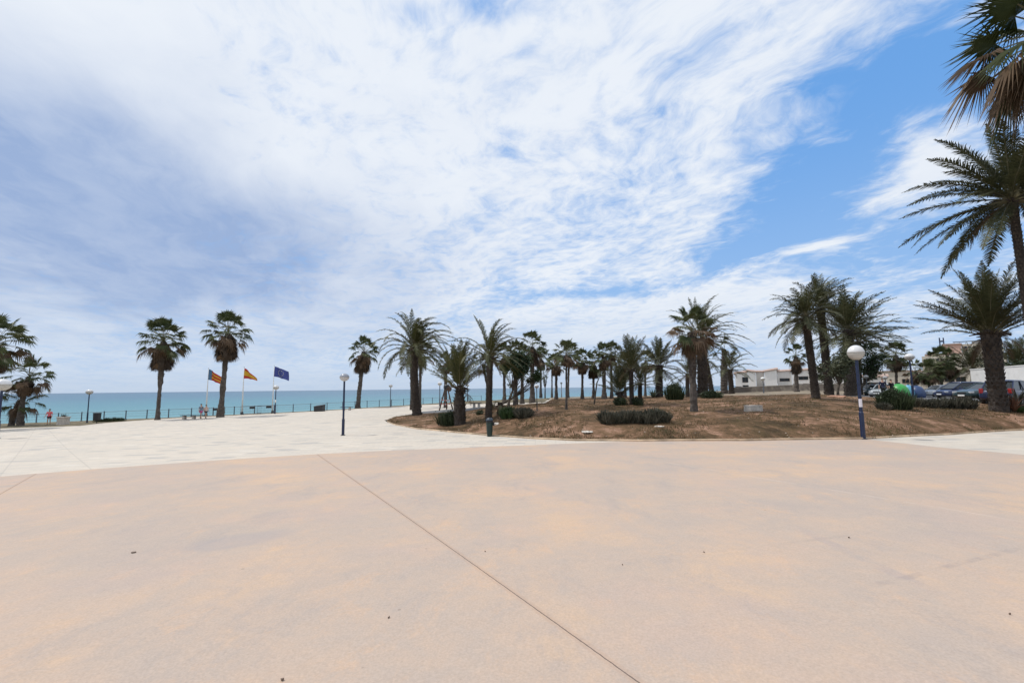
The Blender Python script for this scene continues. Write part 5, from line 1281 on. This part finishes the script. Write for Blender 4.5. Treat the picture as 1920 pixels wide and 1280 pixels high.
# ------------------------------------------------------------------ people
def skin_obj(name, V, E, Rr, m, parent, sub=1, rootv=0):
    me = bpy.data.meshes.new(name); me.from_pydata([tuple(v_) for v_ in V], E, []); me.materials.append(m); o = bpy.data.objects.new(name, me); col.objects.link(o); o.parent = parent
    md = o.modifiers.new('skin', 'SKIN')
    if not me.skin_vertices: me.attributes.new('skin', 'FLOAT', 'POINT')
    sv = me.skin_vertices[0].data if me.skin_vertices else None
    if sv:
        for i, r_ in enumerate(Rr): sv[i].radius = (r_, r_) if not hasattr(r_, '__len__') else r_
        sv[rootv].use_root = True
    md.use_smooth_shade = True; s_ = o.modifiers.new('sub', 'SUBSURF'); s_.levels = sub; s_.render_levels = sub
    return o
def person(label, B, H, rz, top, bottom, stride=.12, sleeves=.5, legs='short', arms=((.10, .05), (.10, .05)), hair=M_hair, turn=0, hat=None, shoes=M_dark, group='people on the promenade'):
    e = empty('person', B, label, 'person', group, rz); s = H / 1.75
    V = []; E = []; Rr = []
    def add(p, r_, par=None):
        V.append(Vector(p) * s); Rr.append(r_ * s if not hasattr(r_, '__len__') else tuple(q * s for q in r_)); i = len(V) - 1
        if par is not None: E.append((par, i))
        return i
    pel = add((0, 0, .95), (.155, .11)); bel = add((0, 0, 1.08), (.135, .10), pel); ch = add((0, 0, 1.28), (.16, .11), bel); up = add((0, 0, 1.41), (.12, .085), ch); nk = add((0, .005, 1.50), .055, up)
    hd = add((0, .02, 1.58), (.078, .085), nk); ht = add((0, .01, 1.68), (.072, .082), hd); add((0, -.005, 1.735), .045, ht); add((0, .115, 1.615), .014, hd)
    J = {}
    for sg, nm in ((-1, 'l'), (1, 'r')):
        out, fw = arms[0 if sg < 0 else 1]
        sh = add((sg * .19, 0, 1.42), .058, up); el_ = add((sg * (.22 + out * .4), fw * .4 - .02, 1.14), .042, sh); wr = add((sg * (.22 + out), fw + .05, .90), .028, el_); pm_ = add((sg * (.225 + out), fw + .07, .84), (.022, .036), wr)
        for q, (dx, dy, l) in enumerate(((0, .035, .07), (0, .015, .085), (0, -.005, .08), (0, -.025, .065))):
            f1 = add((sg * (.225 + out) + dx, fw + .07 + dy, .84 - l * .55), .0095, pm_); add((sg * (.222 + out) + dx, fw + .078 + dy, .84 - l), .008, f1)
        add((sg * (.215 + out), fw + .125, .815), .010, pm_)
        ph = sg * stride
        hp = add((sg * .09, 0, .90), .085, pel); kn = add((sg * .095, ph * .55 + .02, .50), .058, hp); an = add((sg * .095, ph * 1.1 - .01, .09), .038, kn); toe = add((sg * .10, ph * 1.1 + .13, .035), .034, an)
        J[nm] = (sh, el_, wr, hp, kn, an, toe)
    skin_obj('body', V, E, Rr, M_skin, e)
    def sub(ids, rads, edges, m, name, mul=1.0):
        skin_obj(name, [V[i] if not isinstance(i, tuple) else Vector(i[0]) for i in ids], edges, [r_ * s if not hasattr(r_, '__len__') else tuple(q * s for q in r_) for r_ in rads], m, e)
    L_, R_ = J['l'], J['r']
    el = V[L_[0]].lerp(V[L_[1]], sleeves * 1.6 if sleeves < .6 else 1); er = V[R_[0]].lerp(V[R_[1]], sleeves * 1.6 if sleeves < .6 else 1)
    sub([bel, ch, up, pel, L_[0], (el,), R_[0], (er,)], [(.155, .125), (.18, .135), (.14, .105), (.17, .13), .075, .06, .075, .06], [(3, 0), (0, 1), (1, 2), (2, 4), (4, 5), (2, 6), (6, 7)], top, 'shirt')
    t_ = .55 if legs == 'short' else 1.0
    kl = V[L_[3]].lerp(V[L_[4]], t_ if t_ < 1 else 1); kr = V[R_[3]].lerp(V[R_[4]], t_ if t_ < 1 else 1)
    ids = [pel, L_[3], (kl,), R_[3], (kr,)]; rads = [(.165, .125), .10, .085, .10, .085]; ed = [(0, 1), (1, 2), (0, 3), (3, 4)]
    if t_ == 1: ids += [(V[L_[5]] + Vector((0, 0, .04)),), (V[R_[5]] + Vector((0, 0, .04)),)]; rads += [.055, .055]; ed += [(2, 5), (4, 6)]
    sub(ids, rads, ed, bottom, 'shorts' if t_ < 1 else 'trousers')
    for q in (L_, R_): 
        sub([q[5], q[6]], [.045, .042], [(0, 1)], shoes, 'shoe')
    mb = MB(); c = V[ht]; n = 12
    for i in range(7):
        a_ = R(-12 + 102 * i / 6); mb.v += [(c.x + .098 * s * math.cos(a_) * math.cos(6.283 * q / n), c.y - .018 * s + .105 * s * math.cos(a_) * math.sin(6.283 * q / n) * (.86 if math.sin(6.283 * q / n) > 0 else 1), c.z + .005 + .095 * s * math.sin(a_)) for q in range(n)]
    for i in range(6):
        for q in range(n): mb.f.append((i * n + q, i * n + (q + 1) % n, (i + 1) * n + (q + 1) % n, (i + 1) * n + q)); mb.m.append(0)
    mb.build('hair' if not hat else 'hat', hat or hair, e, smooth=True)
    return e
cloth = lambda n, c: mat(n, color=c, rough=.9, var=.12, vscale=8)
HP = lambda B: 1.0
B = at(91, 796.5); person('person in pink shirt and dark red shorts standing by the railing', B, 29.5 * mpp(B) , R(200), cloth('pink_shirt', (.78, .16, .18)), cloth('dark_red_shorts', (.07, .01, .02)), stride=.05, arms=((.10, .18), (.10, .18)))
B = at(376, 785); B1 = person('person in grey shirt and pink shorts, left one of the walking couple', B, 27.5 * mpp(B), R(250), cloth('grey_shirt', (.20, .23, .28)), cloth('pink_shorts', (.60, .14, .32)), stride=.20)
B = at(385.5, 784.5); person('person in pale peach top and dark shorts, right one of the walking couple', B, 25.5 * mpp(B), R(250), cloth('peach_top', (.62, .44, .36)), cloth('dark_shorts', (.06, .06, .08)), stride=.18)
B = far_at(1659, 54); person('person in dark navy jacket standing between the cars, left one', B, 1.78, R(160), cloth('navy_jacket', (.012, .016, .05)), cloth('dark_trousers', (.02, .02, .025)), legs='long', sleeves=1, stride=.03, group='people by the parked cars')
B = far_at(1675, 55); person('person in black top beside the green container, right one', B, 1.72, R(190), cloth('black_top', (.012, .012, .018)), cloth('black_trousers', (.02, .02, .02)), legs='long', sleeves=1, stride=.03, group='people by the parked cars')

# ------------------------------------------------------------------ dry grass and small stones on the lawn
rnd = random.Random(77); mb = MB()
def scatter(n, smax, fn, p0=728, p1=2100):
    a0, a1 = th_px(p0), R(60)
    for i in range(n):
        th = a0 + (a1 - a0) * rnd.random(); e_ = rB(th); w_ = rCf(th) - e_
        s_ = rnd.random() ** 1.7 * min(w_, smax)
        if w_ < .4: continue
        r_ = e_ + .08 + s_; X, Y = r_ * math.sin(th), r_ * math.cos(th)
        fn(X, Y, Zland(X, Y), s_)
def tuft(X, Y, Z, s_):
    d = mnoise.noise(Vector((X * .35, Y * .35, 11))) + .5 * mnoise.noise(Vector((X * 1.3, Y * 1.3, 5)))
    if d < -.05 + rnd.uniform(-.2, .2): return
    for q in range(3):
        h = rnd.uniform(.03, .11) * (1 + .6 * max(0, d)); a_ = rnd.uniform(0, 6.28); wd_ = rnd.uniform(.008, .02)
        x_, y_ = X + rnd.gauss(0, .05), Y + rnd.gauss(0, .05); c_, s2 = math.cos(a_) * wd_, math.sin(a_) * wd_
        mb.add([(x_ - c_, y_ - s2, Z - .02), (x_ + c_, y_ + s2, Z - .02), (x_ + rnd.gauss(0, .035), y_ + rnd.gauss(0, .035), Z + h)], [(0, 1, 2)], rnd.choice((0, 0, 1)))
scatter(22000, 30, tuft)
o = mb.build('dry_grass', [leafmat('dry_grass_blade', (.07, .048, .026), (.24, .16, .08), sc=.6), leafmat('green_grass_blade', (.06, .058, .02), (.15, .13, .05), sc=.6)]); tag(o, 'thin dry grass tufts scattered over the brown lawn', 'grass', kind='stuff')
mb = MB()
def peb(X, Y, Z, s_):
    r_ = rnd.uniform(.012, .045); P_ = []
    for k_ in range(6):
        a_ = k_ * 1.047; P_.append((X + r_ * math.cos(a_) * rnd.uniform(.7, 1.2), Y + r_ * math.sin(a_) * rnd.uniform(.7, 1.2), Z))
    mb.add(P_ + [(X, Y, Z + r_ * .6)], [(i, (i + 1) % 6, 6) for i in range(6)], 0)
scatter(450, 22, peb)
o = mb.build('loose_pebbles', mat('pebble_stone', color=(.38, .31, .25), var=.4, vscale=3)); tag(o, 'loose pale pebbles strewn over the brown lawn', 'pebbles', kind='stuff')
